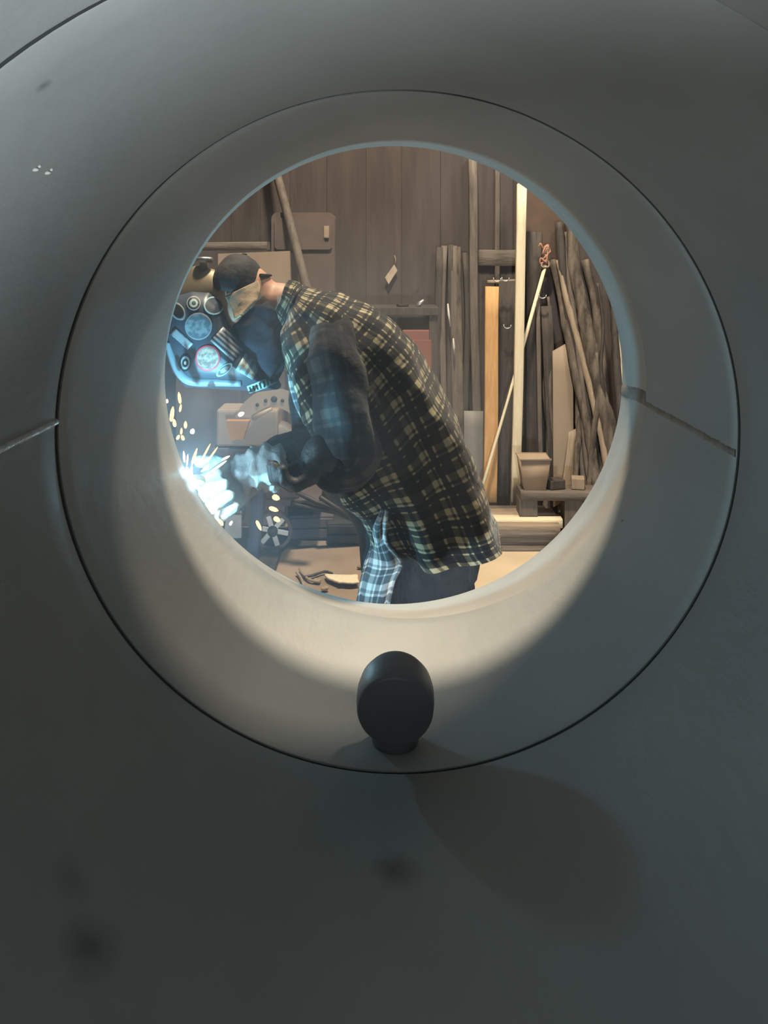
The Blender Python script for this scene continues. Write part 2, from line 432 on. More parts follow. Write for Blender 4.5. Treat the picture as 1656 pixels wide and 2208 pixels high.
for yy in (D1, D2): ringband('backing_strip', yy-0.02, yy+0.02, R0+TH+0.004, R0+TH+0.010, M['gap'], pipe)
ringband('backing_strip', lambda t: cut(t)-0.01, lambda t: cut(t)+0.006, R0+TH+0.004, R0+TH+0.009, M['gap'], pipe)
def bead(name, th, y0, y1, wid, hgt, m, n=60, wander=0.004):
    """a longitudinal seam weld: rippled low ridge on the pipe's inner face"""
    bm = bmesh.new(); rings = []
    for i in range(n+1):
        y = y0+(y1-y0)*i/n
        t0 = th+wander*noise.noise(Vector((y*9, th, 0)))
        rip = 1+0.05*math.sin(i*2.3)+0.10*noise.noise(Vector((y*40, 1, 2)))
        ring = []
        for k in range(9):
            u = -1+2*k/8
            ring.append(ptc(t0+u*wid/2/R0*rip, R0+0.002-(hgt+0.002)*math.cos(u*math.pi/2)**0.8*rip, y))
        rings.append(ring)
    add_loft(bm, rings, True)
    o = obj(name, bm, m); setpar(o, pipe); return o
def theta_at(px, py):
    # direction of a pixel's generator line about the axis; both welds lie on the same cylinder
    lo = Vector((px-VX, -(py-VY))); best = None
    for i in range(7200):
        t = i*math.pi/3600
        vx, vz = CX+R0*math.cos(t), -0.5*R0+R0*math.sin(t)
        d = math.atan2(vz, vx)-math.atan2(lo.y, lo.x); d = abs((d+math.pi) % (2*math.pi)-math.pi)
        if best is None or d < best[0]: best = (d, t)
    return best[1]
thl = theta_at(60, 940); thr = theta_at(1480, 918)
bead('seam_weld', thl, 0.40, D2-0.004, 0.011, 0.0032, M['weld'])['label'] = 'bright seam weld bead'
bead('seam_weld', thr, D2+0.004, cut(thr)-0.004, 0.018, 0.0030, M['weld_dark'])['label'] = 'dull brown seam weld bead'
bead('seam_weld', thr+0.012, cut(thr)+0.004, DE-0.003, 0.03, 0.0012, M['weld_dark'], 20, 0.02)['label'] = 'scorched seam weld bead'
def add_smudges(m, spots):
    nt = m.node_tree; b = nt.nodes['Principled BSDF']; src = b.inputs['Base Color'].links[0].from_socket
    tc = nt.nodes.new('ShaderNodeTexCoord'); nz = nt.nodes.new('ShaderNodeTexNoise'); nz.inputs['Scale'].default_value = 16; nz.inputs['Detail'].default_value = 5
    nt.links.new(tc.outputs['Object'], nz.inputs['Vector'])
    for p, r, k in spots:
        ds = nt.nodes.new('ShaderNodeVectorMath'); ds.operation = 'DISTANCE'; ds.inputs[1].default_value = p
        nt.links.new(tc.outputs['Object'], ds.inputs[0])
        ad = nt.nodes.new('ShaderNodeMath'); ad.operation = 'MULTIPLY_ADD'; ad.inputs[1].default_value = r*1.3
        nt.links.new(nz.outputs['Fac'], ad.inputs[0]); nt.links.new(ds.outputs['Value'], ad.inputs[2])
        mr = nt.nodes.new('ShaderNodeMapRange'); mr.inputs[1].default_value = r*0.55; mr.inputs[2].default_value = r*1.6; mr.inputs[3].default_value = k; mr.inputs[4].default_value = 0.0
        nt.links.new(ad.outputs[0], mr.inputs[0])
        mx = nt.nodes.new('ShaderNodeMixRGB'); mx.inputs[2].default_value = (0.07, 0.07, 0.068, 1)
        nt.links.new(mr.outputs[0], mx.inputs[0]); nt.links.new(src, mx.inputs[1]); src = mx.outputs[0]
    nt.links.new(src, b.inputs['Base Color'])
def on_pipe(px, py):
    t = theta_at(px, py)
    return ptc(t, R0, math.hypot(CX+R0*math.cos(t), -0.5*R0+R0*math.sin(t))/(math.hypot(px-VX, py-VY)/F))
add_smudges(M['steel_near'], [(on_pipe(845, 1880), 0.035, 0.8), (on_pipe(200, 2040), 0.035, 0.75), (on_pipe(150, 1890), 0.03, 0.4), (on_pipe(95, 185), 0.008, 0.7)])
for px, py in ((74, 365), (100, 372), (1345, 1123)):          # spatter balls stuck to the steel, their bright glint painted white
    t = theta_at(px, py)
    d = math.hypot(CX+R0*math.cos(t), -0.5*R0+R0*math.sin(t))/(math.hypot(px-VX, py-VY)/F)
    bm = bmesh.new(); c = ptc(t, R0-0.0005, d)
    add_ball(bm, c, 0.0022, 12, (1.6, 1.2, 0.8)); add_ball(bm, c+Vector((0.003, 0.002, 0.003)), 0.0015, 10)
    add_ball(bm, c+Vector((-0.004, 0.001, -0.001)), 0.0013, 10)
    setpar(obj('weld_spatter', bm, M['white']), pipe)

# the dark stub standing on the pipe's bottom
sc_c = P(853, 1512, 1.06)
stub = empty('rubber_plug', (sc_c.x, 1.06, CZ-R0+0.004)); tag(stub, 'black rounded rubber plug standing on the bottom inside the steel pipe', 'plug')
d = Vector((-0.03, -0.98, -0.14)).normalized()
mtx = axis_mtx(sc_c+Vector((0, 0.012, 0)), d)
bm = bmesh.new()
add_lathe(bm, [(0.0005, -0.050), (0.016, -0.049), (0.030, -0.044), (0.041, -0.034), (0.047, -0.021), (0.0495, -0.006), (0.0495, 0.012),
               (0.048, 0.026), (0.0465, 0.030), (0.0445, 0.0315), (0.0005, 0.0325)], mtx, 48)
setpar(obj('plug_head', bm, M['rubber']), stub)
bm = bmesh.new()
z0 = CZ-R0
add_lathe(bm, [(0.030, -0.004), (0.031, 0.012), (0.033, 0.030), (0.034, 0.050)], Matrix.Translation((sc_c.x, 1.092, z0+0.001)), 32)
setpar(obj('plug_neck', bm, M['rubber']), stub)

# ================================================================== THE WELDER
PY = 1.87                                      # the plane of the spine
person = empty('person', P(905, 563+CAMH*F/PY, PY)); person.location.z = 0
tag(person, 'person in plaid shirt and stickered welding hood, bent over welding at the pipe end', 'person')

# --- body: one continuous skin (mostly under the clothes)
hd = P(505, 665, PY)                            # head centre
neck0 = P(605, 662, PY); chest = P(700, 735, PY); belly = P(830, 905, PY); hip = P(925, 1110, PY)
bm = bmesh.new()
add_ball(bm, hd, 0.092, 20, (1.05, 0.82, 1.18), Matrix.Rotation(math.radians(35), 3, 'Y'))
add_caps(bm, [hd+Vector((-0.045, 0, -0.05)), hd+Vector((-0.075, 0, -0.085))], [0.055, 0.032])      # jaw and chin
add_caps(bm, [hd+Vector((-0.088, 0, 0.0)), hd+Vector((-0.112, 0, -0.028))], [0.012, 0.013])       # nose
for s in (-1, 1):
    add_ball(bm, hd+Vector((-0.082, s*0.032, 0.012)), 0.013, 10)                                   # eyes
    add_ball(bm, hd+Vector((0.012, s*0.078, -0.005)), 0.026, 12, (0.6, 0.4, 1.1))                  # ears
add_caps(bm, [hd+Vector((-0.098, -0.018, -0.06)), hd+Vector((-0.098, 0.018, -0.06))], [0.008, 0.008])   # lips
add_caps(bm, [hd+Vector((0.03, 0, -0.01)), neck0, chest], [0.060, 0.056, 0.075])
add_caps(bm, [chest, belly, hip], [0.10, 0.10, 0.085], 0.5)
for s in (-1, 1):
    add_caps(bm, [chest+Vector((0, s*0.02, 0)), chest+Vector((0.0, s*0.13, 0.0))], [0.09, 0.06], 0.5)
LS = P(725, 770, 1.71); LE = P(765, 980, 1.67); LW = P(695, 985, 1.65)
RS = P(690, 800, 2.02); RE = P(690, 990, 1.97); RW = P(575, 1012, 1.80)
add_caps(bm, [chest+Vector((0, -0.13, 0)), LS, LE, LW], [0.055, 0.047, 0.037, 0.026], 0.5)
add_caps(bm, [chest+Vector((0, 0.13, 0)), RS, RE, RW], [0.055, 0.047, 0.037, 0.026], 0.5)
KN = {}; FT = {}
for s, hx, kx, fx in ((-1, 926, 915, 960), (1, 892, 860, 900)):
    y = PY+s*0.075
    h = P(hx, 1135, y); kn = Vector((P(kx, 1500, y).x, y, 0.50)); an = Vector((P(fx, 1500, y).x, y, 0.09))
    KN[s] = kn; FT[s] = an
    add_caps(bm, [hip, h, kn, an, an+Vector((-0.15, 0, -0.045))], [0.075, 0.066, 0.058, 0.042, 0.035], 0.5)
remesh(setpar(o := obj('body', bm, M['skin']), person) or o, 0.007, 6)

# --- shirt: torso lofted along the bent spine, collar, sleeves
#        back px        front px       half width
ST = [(640, 616, 618, 682, 0.070), (662, 622, 622, 705, 0.105), (700, 629, 620, 745, 0.150), (740, 637, 622, 790, 0.185),
      (800, 662, 636, 855, 0.200), (860, 706, 660, 915, 0.200), (912, 766, 688, 972, 0.198), (953, 838, 712, 1018, 0.196),
      (987, 915, 740, 1050, 0.194), (1016, 985, 765, 1075, 0.192), (1040, 1050, 785, 1098, 0.190), (1058, 1105, 800, 1125, 0.187),
      (1066, 1132, 822, 1150, 0.188), (1073, 1148, 846, 1172, 0.190)]
NS = 96
def torso_rings(st, sub, nn=NS, e=2.8, grow=0.0):
    rings = []
    for bx, by, fx, fy, hw in catmull(st, sub):
        B = P(bx, by, PY); Fp = P(fx, fy, PY); c = (B+Fp)/2; a = (B-Fp)/2
        a = a*(1+grow/a.length); b = Vector((0, hw+grow, 0)); ring = []
        for j in range(nn):
            t = 2*math.pi*j/nn+math.pi/2; ct, st_ = math.cos(t), math.sin(t)
            ring.append(c+a*(abs(ct)**(2/e)*(1 if ct >= 0 else -1))+b*(abs(st_)**(2/e)*(1 if st_ >= 0 else -1)))
        rings.append(ring)
    return rings
bm = bmesh.new()
rings = torso_rings(ST, 8)
cl = [0]
for i in range(1, len(rings)):
    a = sum((Vector(p) for p in rings[i]), Vector())/NS; b = sum((Vector(p) for p in rings[i-1]), Vector())/NS
    cl.append(cl[-1]+(a-b).length)
add_loft(bm, rings, False, lambda i, j: (j/NS*2*math.pi*0.175, cl[i]*1.15))
# cloth hangs in folds that run from the shoulder blade down to the waist on the near side
bm.normal_update()
for v in bm.verts:
    c = v.co
    side = max(0.0, min(1.0, (PY-c.y)/0.12))
    s = c.x*0.90+c.z*0.42
    fold = 0.015*math.sin(s*62+2.2*noise.noise(Vector((c.x*5, c.y*3, c.z*5))))
    small = 0.008*noise.fractal(Vector((c.x*16, c.y*10, c.z*16)), 1, 2, 3)
    low = max(0.0, min(1.0, (1.42-c.z)/0.15))
    v.co += v.normal*(fold*side*low+small)
shirt = obj('shirt', bm, M['shirt']); setpar(shirt, person)
so = shirt.modifiers.new('thick', 'SOLIDIFY'); so.thickness = 0.003; so.offset = -1
# collar standing round the neck
bm = bmesh.new()
CO = [(622, 606, 598, 676, 0.068), (640, 610, 608, 690, 0.080), (655, 619, 614, 704, 0.096)]
add_loft(bm, torso_rings(CO, 4, 48), False, lambda i, j: (j/48*0.5, i*0.01))
wrinkle(bm, 0.006, 20, seed=3)
o = obj('collar', bm, M['shirt']); setpar(o, person)
so = o.modifiers.new('thick', 'SOLIDIFY'); so.thickness = 0.004
def sleeve(name, pts, rad, m, seed, amp=0.012, seg=40, sub=12, squash=1.0):
    bm = bmesh.new(); add_tube(bm, pts, rad, seg, sub=sub, cap=False, squash=squash)
    bm.normal_update(); bm.verts.index_update()
    pts = [Vector(p) for p in pts]; d = (pts[-1]-pts[0]).normalized()
    for v in bm.verts:
        q = v.co
        a = 2*math.pi*(v.index % seg)/seg
        f = math.sin(q.dot(d)*46+2.2*math.sin(a+seed)+4*noise.noise(q*8+Vector((seed, 0, 0))))+1.3*math.sin(3*a+3*noise.noise(Vector((q.z*6, seed, 0))))
        v.co += v.normal*(amp*0.35*f+amp*noise.fractal(q*Vector((13, 13, 7)).length/20*13, 1, 2, 3)*0.6)
    o = obj(name, bm, m); setpar(o, person)
    so = o.modifiers.new('thick', 'SOLIDIFY'); so.thickness = 0.003
    return o
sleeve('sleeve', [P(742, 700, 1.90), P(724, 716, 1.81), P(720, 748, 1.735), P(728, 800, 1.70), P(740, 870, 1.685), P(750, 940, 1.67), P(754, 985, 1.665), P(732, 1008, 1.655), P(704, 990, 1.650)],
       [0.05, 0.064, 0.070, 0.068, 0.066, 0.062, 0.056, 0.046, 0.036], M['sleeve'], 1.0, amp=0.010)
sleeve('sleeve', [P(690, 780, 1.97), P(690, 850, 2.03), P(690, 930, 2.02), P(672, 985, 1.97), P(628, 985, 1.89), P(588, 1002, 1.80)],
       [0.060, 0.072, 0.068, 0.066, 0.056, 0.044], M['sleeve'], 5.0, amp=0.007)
# open front placket and under shirt hanging at the chest
def sheet(name, rows, m, Yf, amp=0.008, thick=0.004, nu=16, sub=5, parent=person, seed=0.0, uvs=1.0):
    """rows: (xl, yl, xr, yr) px of the cloth from top to bottom; Yf(u, v) its depth"""
    bm = bmesh.new(); rr = catmull(rows, sub); rings = []
    for i, (xl, yl, xr, yr) in enumerate(rr):
        v = i/(len(rr)-1); ring = []
        for j in range(nu+1):
            u = j/nu; Y = Yf(u, v)
            p = P(xl+(xr-xl)*u, yl+(yr-yl)*u, Y)
            p.y += amp*math.sin(u*9+2.5*noise.noise(Vector((u*2, v*4, seed))))+amp*0.8*noise.noise(Vector((u*5, v*7, seed+4)))
            ring.append(p)
        rings.append(ring)
    add_loft(bm, rings, False, lambda i, j: (j/nu*0.09*uvs, i/len(rr)*0.26*uvs), closed=False)
    o = obj(name, bm, m)
    if parent is not None: setpar(o, parent)
    so = o.modifiers.new('thick', 'SOLIDIFY'); so.thickness = thick; so.offset = 0
    return o
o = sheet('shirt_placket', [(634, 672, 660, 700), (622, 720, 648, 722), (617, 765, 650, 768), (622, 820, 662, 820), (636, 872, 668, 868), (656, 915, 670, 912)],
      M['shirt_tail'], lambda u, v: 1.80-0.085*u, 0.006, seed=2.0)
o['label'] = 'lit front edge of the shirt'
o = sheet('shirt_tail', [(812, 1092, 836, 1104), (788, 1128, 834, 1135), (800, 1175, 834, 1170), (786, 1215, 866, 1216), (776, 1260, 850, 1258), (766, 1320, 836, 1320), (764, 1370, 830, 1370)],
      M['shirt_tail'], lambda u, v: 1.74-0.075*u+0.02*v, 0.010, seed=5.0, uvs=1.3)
o['label'] = 'shirt tail coloured as arc-lit, hanging out at the front'

# cloth added at the throat, its navy standing in for shade and haze
bm = bmesh.new()
add_loft(bm, torso_rings([(585, 650, 498, 668, 0.070), (602, 664, 514, 722, 0.082), (620, 690, 545, 782, 0.088), (640, 730, 590, 822, 0.080)], 6, 48), True)
wrinkle(bm, 0.020, 16, seed=8)
setpar(obj('throat_fill', bm, M['throat_shade']), person)

# --- trousers, boots, belt
bm = bmesh.new()
for s in (-1, 1):
    y = PY+s*0.072; kn, an = KN[s], FT[s]
    rings = []
    cx = 926 if s < 0 else 892
    sp = [(P(cx, 1085, y), .108, .086), (P(cx, 1150, y), .112, .088), (P(cx, 1250, y), .106, .088), (P(cx-5, 1340, y), .100, .088),
          (kn+Vector((0, 0, .05)), .078, .080), (kn+Vector((0.01, 0, -.05)), .075, .075), ((kn+an)/2, .070, .072), (an+Vector((0, 0, .02)), .072, .075), (an+Vector((0, 0, -.02)), .074, .078)]
    q = catmull([(*p, a, b) for p, a, b in sp], 6)
    for qx, qy, qz, a, b in q:
        rings.append([Vector((qx+a*math.cos(t), qy+b*math.sin(t), qz)) for t in (2*math.pi*j/40 for j in range(40))])
    add_loft(bm, rings, False)
wrinkle(bm, 0.016, 9, (1, 1, 1.6), 4)
o = obj('trousers', bm, M['denim']); setpar(o, person)
so = o.modifiers.new('thick', 'SOLIDIFY'); so.thickness = 0.003
for s in (-1, 1):
    an = FT[s]; bm = bmesh.new()
    add_caps(bm, [an+Vector((0.01, 0, 0.10)), an+Vector((0.01, 0, -0.02))], [0.05, 0.05]); add_caps(bm, [an+Vector((0.02, 0, -0.042)), an+Vector((-0.17, 0, -0.045))], [0.045, 0.04])
    o = obj('boot', bm, M['boot']); setpar(o, person); remesh(o, 0.008, 4)

# --- gloves: palm, five bent fingers, gauntlet cuff
def glove(name, wrist, knuck, side, curl, m, s=1.0, cuff=None, thumb_dir=None, label=None):
    """wrist->knuck is the palm; side: across the palm; curl: direction the fingers bend to"""
    wrist, knuck, side, curl = (Vector(v) for v in (wrist, knuck, side, curl))
    f = (knuck-wrist).normalized(); side = (side-f*side.dot(f)).normalized(); curl = (curl-f*curl.dot(f)-side*curl.dot(side)).normalized()
    bm = bmesh.new()
    for k in (-1.0, -0.33, 0.33, 1.0):
        add_caps(bm, [wrist+side*k*0.020*s, knuck+side*k*0.033*s], [0.020*s, 0.0165*s], 0.5)
    for k, L in ((-1.05, 0.82), (-0.36, 0.98), (0.34, 1.05), (1.02, 0.95)):
        b0 = knuck+side*k*0.033*s
        b1 = b0+(f*0.75+curl*0.65).normalized()*0.042*L*s
        b2 = b1+(f*-0.05+curl*1.0).normalized()*0.030*L*s
        b3 = b2+(f*-0.75+curl*0.55).normalized()*0.024*L*s
        add_caps(bm, [b0, b1, b2, b3], [0.0150*s, 0.0138*s, 0.0125*s, 0.0110*s], 0.5)
    t0 = wrist.lerp(knuck, 0.35)+side*0.030*s
    td = Vector(thumb_dir) if thumb_dir else (f*0.6+side*0.7+curl*0.4)
    t1 = t0+td.normalized()*0.038*s; t2 = t1+(td.normalized()*0.5+f*0.5+curl*0.5).normalized()*0.030*s
    add_caps(bm, [wrist.lerp(knuck, 0.2)+side*0.012*s, t0, t1, t2], [0.018*s, 0.0165*s, 0.0145*s, 0.012*s], 0.5)
    if cuff: add_caps(bm, cuff[0], cuff[1], 0.4)
    o = obj(name, bm, m); setpar(o, person); remesh(o, 0.0032, 5)
    if label: o['label'] = label
    return o
W = P(530, 1026, 1.775); K = P(472, 1062, 1.735)
glove('glove', W, K, (0.2, 0.5, 0.85), (0.35, -0.9, -0.5), M['leather'], 1.12, None, label='pale leather glove on the torch', thumb_dir=(-0.7, -0.35, 0.35))
# crumpled gauntlet cuff of the pale glove
bm = bmesh.new()
add_tube(bm, [P(512, 1028, 1.755), P(530, 1020, 1.755), P(552, 1012, 1.76), P(575, 1008, 1.775), P(597, 1010, 1.79)], [0.030, 0.036, 0.044, 0.050, 0.050], 48, sub=10, cap=False)
bm.normal_update()
for v in bm.verts:
    q = v.co
    v.co += v.normal*(0.012*noise.fractal(q*30, 1, 2, 4)+0.004*math.sin(q.x*220+q.z*60))
o = obj('glove_cuff', bm, M['leather']); setpar(o, person)
so = o.modifiers.new('thick', 'SOLIDIFY'); so.thickness = 0.004
W = P(688, 975, 1.650); K = P(668, 1024, 1.640)
glove('glove', W, K, (-0.2, 0.9, -0.1), (-0.55, -0.1, -0.9), M['leather_dark'], 1.0,
      ([P(714, 986, 1.652), P(694, 976, 1.65), P(682, 988, 1.647)], [0.042, 0.038, 0.033]), label='dark glove hanging beside the sleeve')

# --- cap with the brim turned over the near ear
cap_c = P(513, 606, PY)
bm = bmesh.new()
cr = Matrix.Rotation(math.radians(14), 3, 'Y')
rings = []
for i in range(13):
    a = i/12*math.pi/2*0.98
    r = math.cos(a)**0.85; z = math.sin(a)
    rings.append([cap_c+cr @ Vector((0.060*r*math.cos(t), 0.082*r*math.sin(t), -0.022+0.082*z)) for t in (2*math.pi*j/48 for j in range(48))])
add_loft(bm, rings, True)
wrinkle(bm, 0.004, 20, seed=2)
cap = obj('cap', bm, M['cap']); setpar(cap, person)
bm = bmesh.new(); add_lathe(bm, [(0.001, 0), (0.006, 0.001), (0.007, 0.004), (0.001, 0.007)], Matrix.Translation(cap_c+cr @ Vector((0, 0, 0.058))), 16)
setpar(obj('cap_button', bm, M['cap']), cap)
bm = bmesh.new()      # back strap
add_tube(bm, [cap_c+cr @ Vector((0.052, -0.035, 0.028)), cap_c+cr @ Vector((0.064, -0.01, 0.030)), cap_c+cr @ Vector((0.062, 0.03, 0.028))], 0.006, 10, sub=4, squash=0.5)
setpar(obj('cap_strap', bm, M['cap']), cap)
# brim: a curved tongue standing off the near side
br = [(486, 640, 557, 606), (494, 656, 561, 618), (501, 670, 559, 636), (505, 681, 549, 655), (507, 688, 530, 672)]
o = sheet('cap_brim', br, M['brim'], lambda u, v: 1.795-0.06*v-0.012*math.sin(u*math.pi), 0.002, 0.004, 18, 5, cap, 1.0)
o['label'] = 'tan brim turned over the ear'

# --- welding hood
HOOD_OUT = [(392, 632), (425, 622), (462, 624), (486, 642), (500, 676), (524, 722), (556, 772), (604, 836), (560, 842), (520, 838), (410, 832),
            (382, 800), (360, 742), (350, 690), (368, 645)]
def smooth_closed(pts, n=5):
    m = len(pts); out = []
    for i in range(m):
        p0, p1, p2, p3 = pts[i-1], pts[i], pts[(i+1) % m], pts[(i+2) % m]
        for s in range(n):
            t = s/n
            out.append(tuple(0.5*((2*b)+(-a+c)*t*0.8+(2*a-5*b+4*c-d)*t*t*1.0+(-a+3*b-3*c+d)*t**3*1.0) if False else (b+(c-b)*(t*t*(3-2*t)*0.4+t*0.6)) for a, b, c, d in zip(p0, p1, p2, p3)))
    return out
HY, HW = PY-0.015, 0.118
ol = smooth_closed(HOOD_OUT, 5)
pts3 = [P(x, y, HY) for x, y in ol]; cen = sum(pts3, Vector())/len(pts3)
bm = bmesh.new(); rings = []
NR = 26
for i in range(NR+1):
    t = -0.999+1.998*i/NR; e = 2.7
    t = math.copysign(abs(t)**0.8, t)
    s = (1-abs(t)**e)**(1/e)
    sc_ = 0.0+1.0*s
    rings.append([cen+(p-cen)*max(0.02, sc_)+Vector((0, HW*t, 0)) for p in pts3])
add_loft(bm, rings, True)
bmesh.ops.recalc_face_normals(bm, faces=bm.faces); bm.normal_update(); bvh_bm = bm.copy()
hood = obj('welding_hood', bm, M['hood']); setpar(hood, person)
bm = bmesh.new()
add_lathe(bm, [(0.080, -0.030), (0.082, -0.016), (0.075, 0.002), (0.058, 0.022), (0.036, 0.038), (0.020, 0.050), (0.012, 0.056), (0.001, 0.057)],
          axis_mtx(P(430, 628, HY), (-0.34, 0, 1)) @ Matrix.Diagonal((1.18, 0.72, 1, 1)), 40)
setpar(obj('hood_crown', bm, M['hood_crown']), hood)
bvh = BVHTree.FromBMesh(bvh_bm); bvh_bm.free()
EYE = Vector((0, 0, CAMH))
def on_hood(px, py, lift=0.0012):
    d = (P(px, py, 2.0)-EYE).normalized()
    hit = bvh.ray_cast(EYE, d)
    if hit[0] is None: return P(px, py, HY-HW*0.9)
    n = hit[1]
    if n.dot(d) > 0: n = -n
    return hit[0]+n*lift
def sticker(cx, cy, rx, ry, ang, bands, label, seg=36, shape='disc', lift=0.0014):
    """bands: [(outer fraction, material)] from the rim inwards (disc) or left to right (strip)"""
    a = math.radians(ang); ca, sa = math.cos(a), math.sin(a)
    q = lambda u, v, l=lift: on_hood(cx+u*rx*ca-v*ry*sa, cy+u*rx*sa+v*ry*ca, l)
    bm = bmesh.new(); mats = []
    if shape == 'disc':
        rad = []
        for k, (fr, m) in enumerate(bands):
            nx = bands[k+1][0] if k+1 < len(bands) else 0.0
            n = 4
            for s in range(n): rad.append((fr+(nx-fr)*s/n, m))
        rad.append((0.02, bands[-1][1]))
        R = [[bm.verts.new(q(r*math.cos(2*math.pi*j/seg), r*math.sin(2*math.pi*j/seg))) for j in range(seg)] for r, m in rad]
        for i in range(len(R)-1):
            if rad[i][1] not in mats: mats.append(rad[i][1])
            for j in range(seg):
                f = bm.faces.new((R[i][j], R[i][(j+1) % seg], R[i+1][(j+1) % seg], R[i+1][j])); f.material_index = mats.index(rad[i][1])
        bm.faces.new(R[-1]).material_index = len(mats)-1
    else:
        n = len(bands); mrow = 6
        R = [[bm.verts.new(q(-1+2*i/n, -1+2*j/mrow)) for j in range(mrow+1)] for i in range(n+1)]
        for i in range(n):
            for j in range(mrow):
                m = bands[i][1] if (0 < j < mrow-1 or len(bands[i]) < 3) else bands[i][2]
                if m not in mats: mats.append(m)
                bm.faces.new((R[i][j], R[i+1][j], R[i+1][j+1], R[i][j+1])).material_index = mats.index(m)
    o = obj('sticker', bm, [M[m] for m in mats]); setpar(o, hood)
    so = o.modifiers.new('thick', 'SOLIDIFY'); so.thickness = 0.0008; so.offset = 1
    o['label'] = label
    return o
sticker(460, 660, 21, 19, 10, [(1, 'st_cyan'), (0.86, 'hood')], 'pale ring sticker')
sticker(418, 655, 15, 15, 0, [(1, 'st_grey'), (0.85, 'st_black'), (0.6, 'st_cyan'), (0.3, 'st_black')], 'dark round sticker with bright crescent')
sticker(384, 672, 14, 21, -35, [(1, 'st_grey'), (0.8, 'st_black')], 'dark oval sticker at the front')
sticker(428, 704, 29, 29, 0, [(1, 'st_grey'), (0.92, 'st_pale')], 'pale blue disc sticker')
sticker(448, 772, 27, 28, 0, [(1, 'st_red'), (0.86, 'st_white'), (0.76, 'st_cream'), (0.30, 'st_white')], 'cream round sticker with red rim')
sticker(400, 782, 13, 19, 5, [(1, 'st_black'), (0.75, 'st_pale'), (0.5, 'st_black'), (0.2, 'st_white')], 'black oval sticker with pale emblem')
sticker(392, 730, 26, 9, 42, [(0, 'st_grey', 'st_pale')]*8, 'grey strip sticker', shape='strip')
st = []
for k in range(9): st.append((0, 'st_grey' if k % 2 == 0 else 'hood'))
sticker(491, 742, 20, 33, -48, st, 'grey sticker of wavy stripes', shape='strip')
sticker(484, 797, 21, 9, -38, [(1, 'st_cyan'), (0.8, 'hood'), (0.5, 'st_white')], 'bright loop sticker')
sticker(536, 790, 21, 20, 30, [(0, 'st_cyan'), (0, 'st_white'), (0, 'st_cyan'), (0, 'st_pale'), (0, 'st_cyan'), (0, 'st_white')], 'aqua square sticker', shape='strip')
st = []
for k in range(17): st.append((0, 'st_cyan' if k % 2 == 0 else 'st_black', 'st_cyan'))
sticker(565, 829, 32, 9, -20, st, 'strip sticker of dark lettering', shape='strip')
# rim band along the hood's lower edge, knob and lens at the front
bm = bmesh.new()
add_tube(bm, [on_hood(362, 738, .0), on_hood(370, 765, .0), on_hood(384, 796, .0), on_hood(400, 815, .0), on_hood(424, 822, .0), on_hood(470, 823, .0), on_hood(520, 826, .0)],
         [0.006, 0.008, 0.010, 0.011, 0.011, 0.010, 0.008], 14, sub=5)
setpar(obj('hood_rim', bm, M['hood_rim']), hood)
bm = bmesh.new()
add_tube(bm, [on_hood(492, 662, 0), on_hood(508, 697, 0), on_hood(530, 738, 0), on_hood(556, 780, 0), on_hood(594, 828, 0)], [0.005, 0.006, 0.0065, 0.0065, 0.005], 12, sub=5)
setpar(obj('hood_edge', bm, M['hood_rim']), hood)
kp = P(440, 582, HY-0.01)
bm = bmesh.new(); add_lathe(bm, [(0.010, -0.01), (0.010, 0.014), (0.018, 0.016), (0.019, 0.024), (0.017, 0.028), (0.001, 0.029)], Matrix.Translation(kp), 24)
setpar(obj('hood_knob', bm, M['silver']), hood)
bm = bmesh.new(); add_box(bm, P(352, 690, HY), (0.012, 0.11, 0.09), Matrix.Rotation(math.radians(-25), 3, 'Y'), 0.004)
setpar(obj('lens_window', bm, M['glass'], None, False), hood)

# ================================================================== TORCH, ARC, SPARKS
torch = empty('welding_torch', P(470, 1060, 1.72)); tag(torch, 'welding torch gripped in the pale glove, its tip at the arc', 'torch')
bm = bmesh.new(); add_tube(bm, [ARC+Vector((0.030, 0.030, 0.004)), P(424, 1034, 1.640), P(440, 1040, 1.672)], [0.007, 0.010, 0.011], 18, sub=3)
setpar(obj('nozzle', bm, M['brass']), torch)
bm = bmesh.new(); add_tube(bm, [P(438, 1039, 1.668), P(456, 1050, 1.695), P(476, 1075, 1.72), P(478, 1110, 1.735)], [0.012, 0.013, 0.014, 0.014], 16, sub=5)
setpar(obj('handle', bm, M['leather']), torch)
bm = bmesh.new(); add_tube(bm, [P(478, 1108, 1.735), P(470, 1160, 1.75), P(450, 1250, 1.78), P(430, 1500, 1.80), P(420, 1800, 1.85), P(420, 2010, 1.87)], 0.010, 12, sub=8)
setpar(obj('torch_cable', bm, M['hose']), torch)
bm = bmesh.new()
AV = P(409, 1040, 1.558)
add_ball(bm, AV, 0.013, 20, (1.25, 1, 0.9), Matrix.Rotation(0.5, 3, 'Y'))
add_caps(bm, [AV, P(402, 1006, 1.552)], [0.007, 0.002], 0.4); add_caps(bm, [AV, P(414, 1004, 1.552)], [0.006, 0.002], 0.4); add_caps(bm, [AV, P(436, 1040, 1.58)], [0.008, 0.003], 0.4)
tag(remesh(obj('welding_arc', bm, M['arc']), 0.0025, 3), 'blinding blue-white welding arc at the left edge of the pipe end', 'arc')

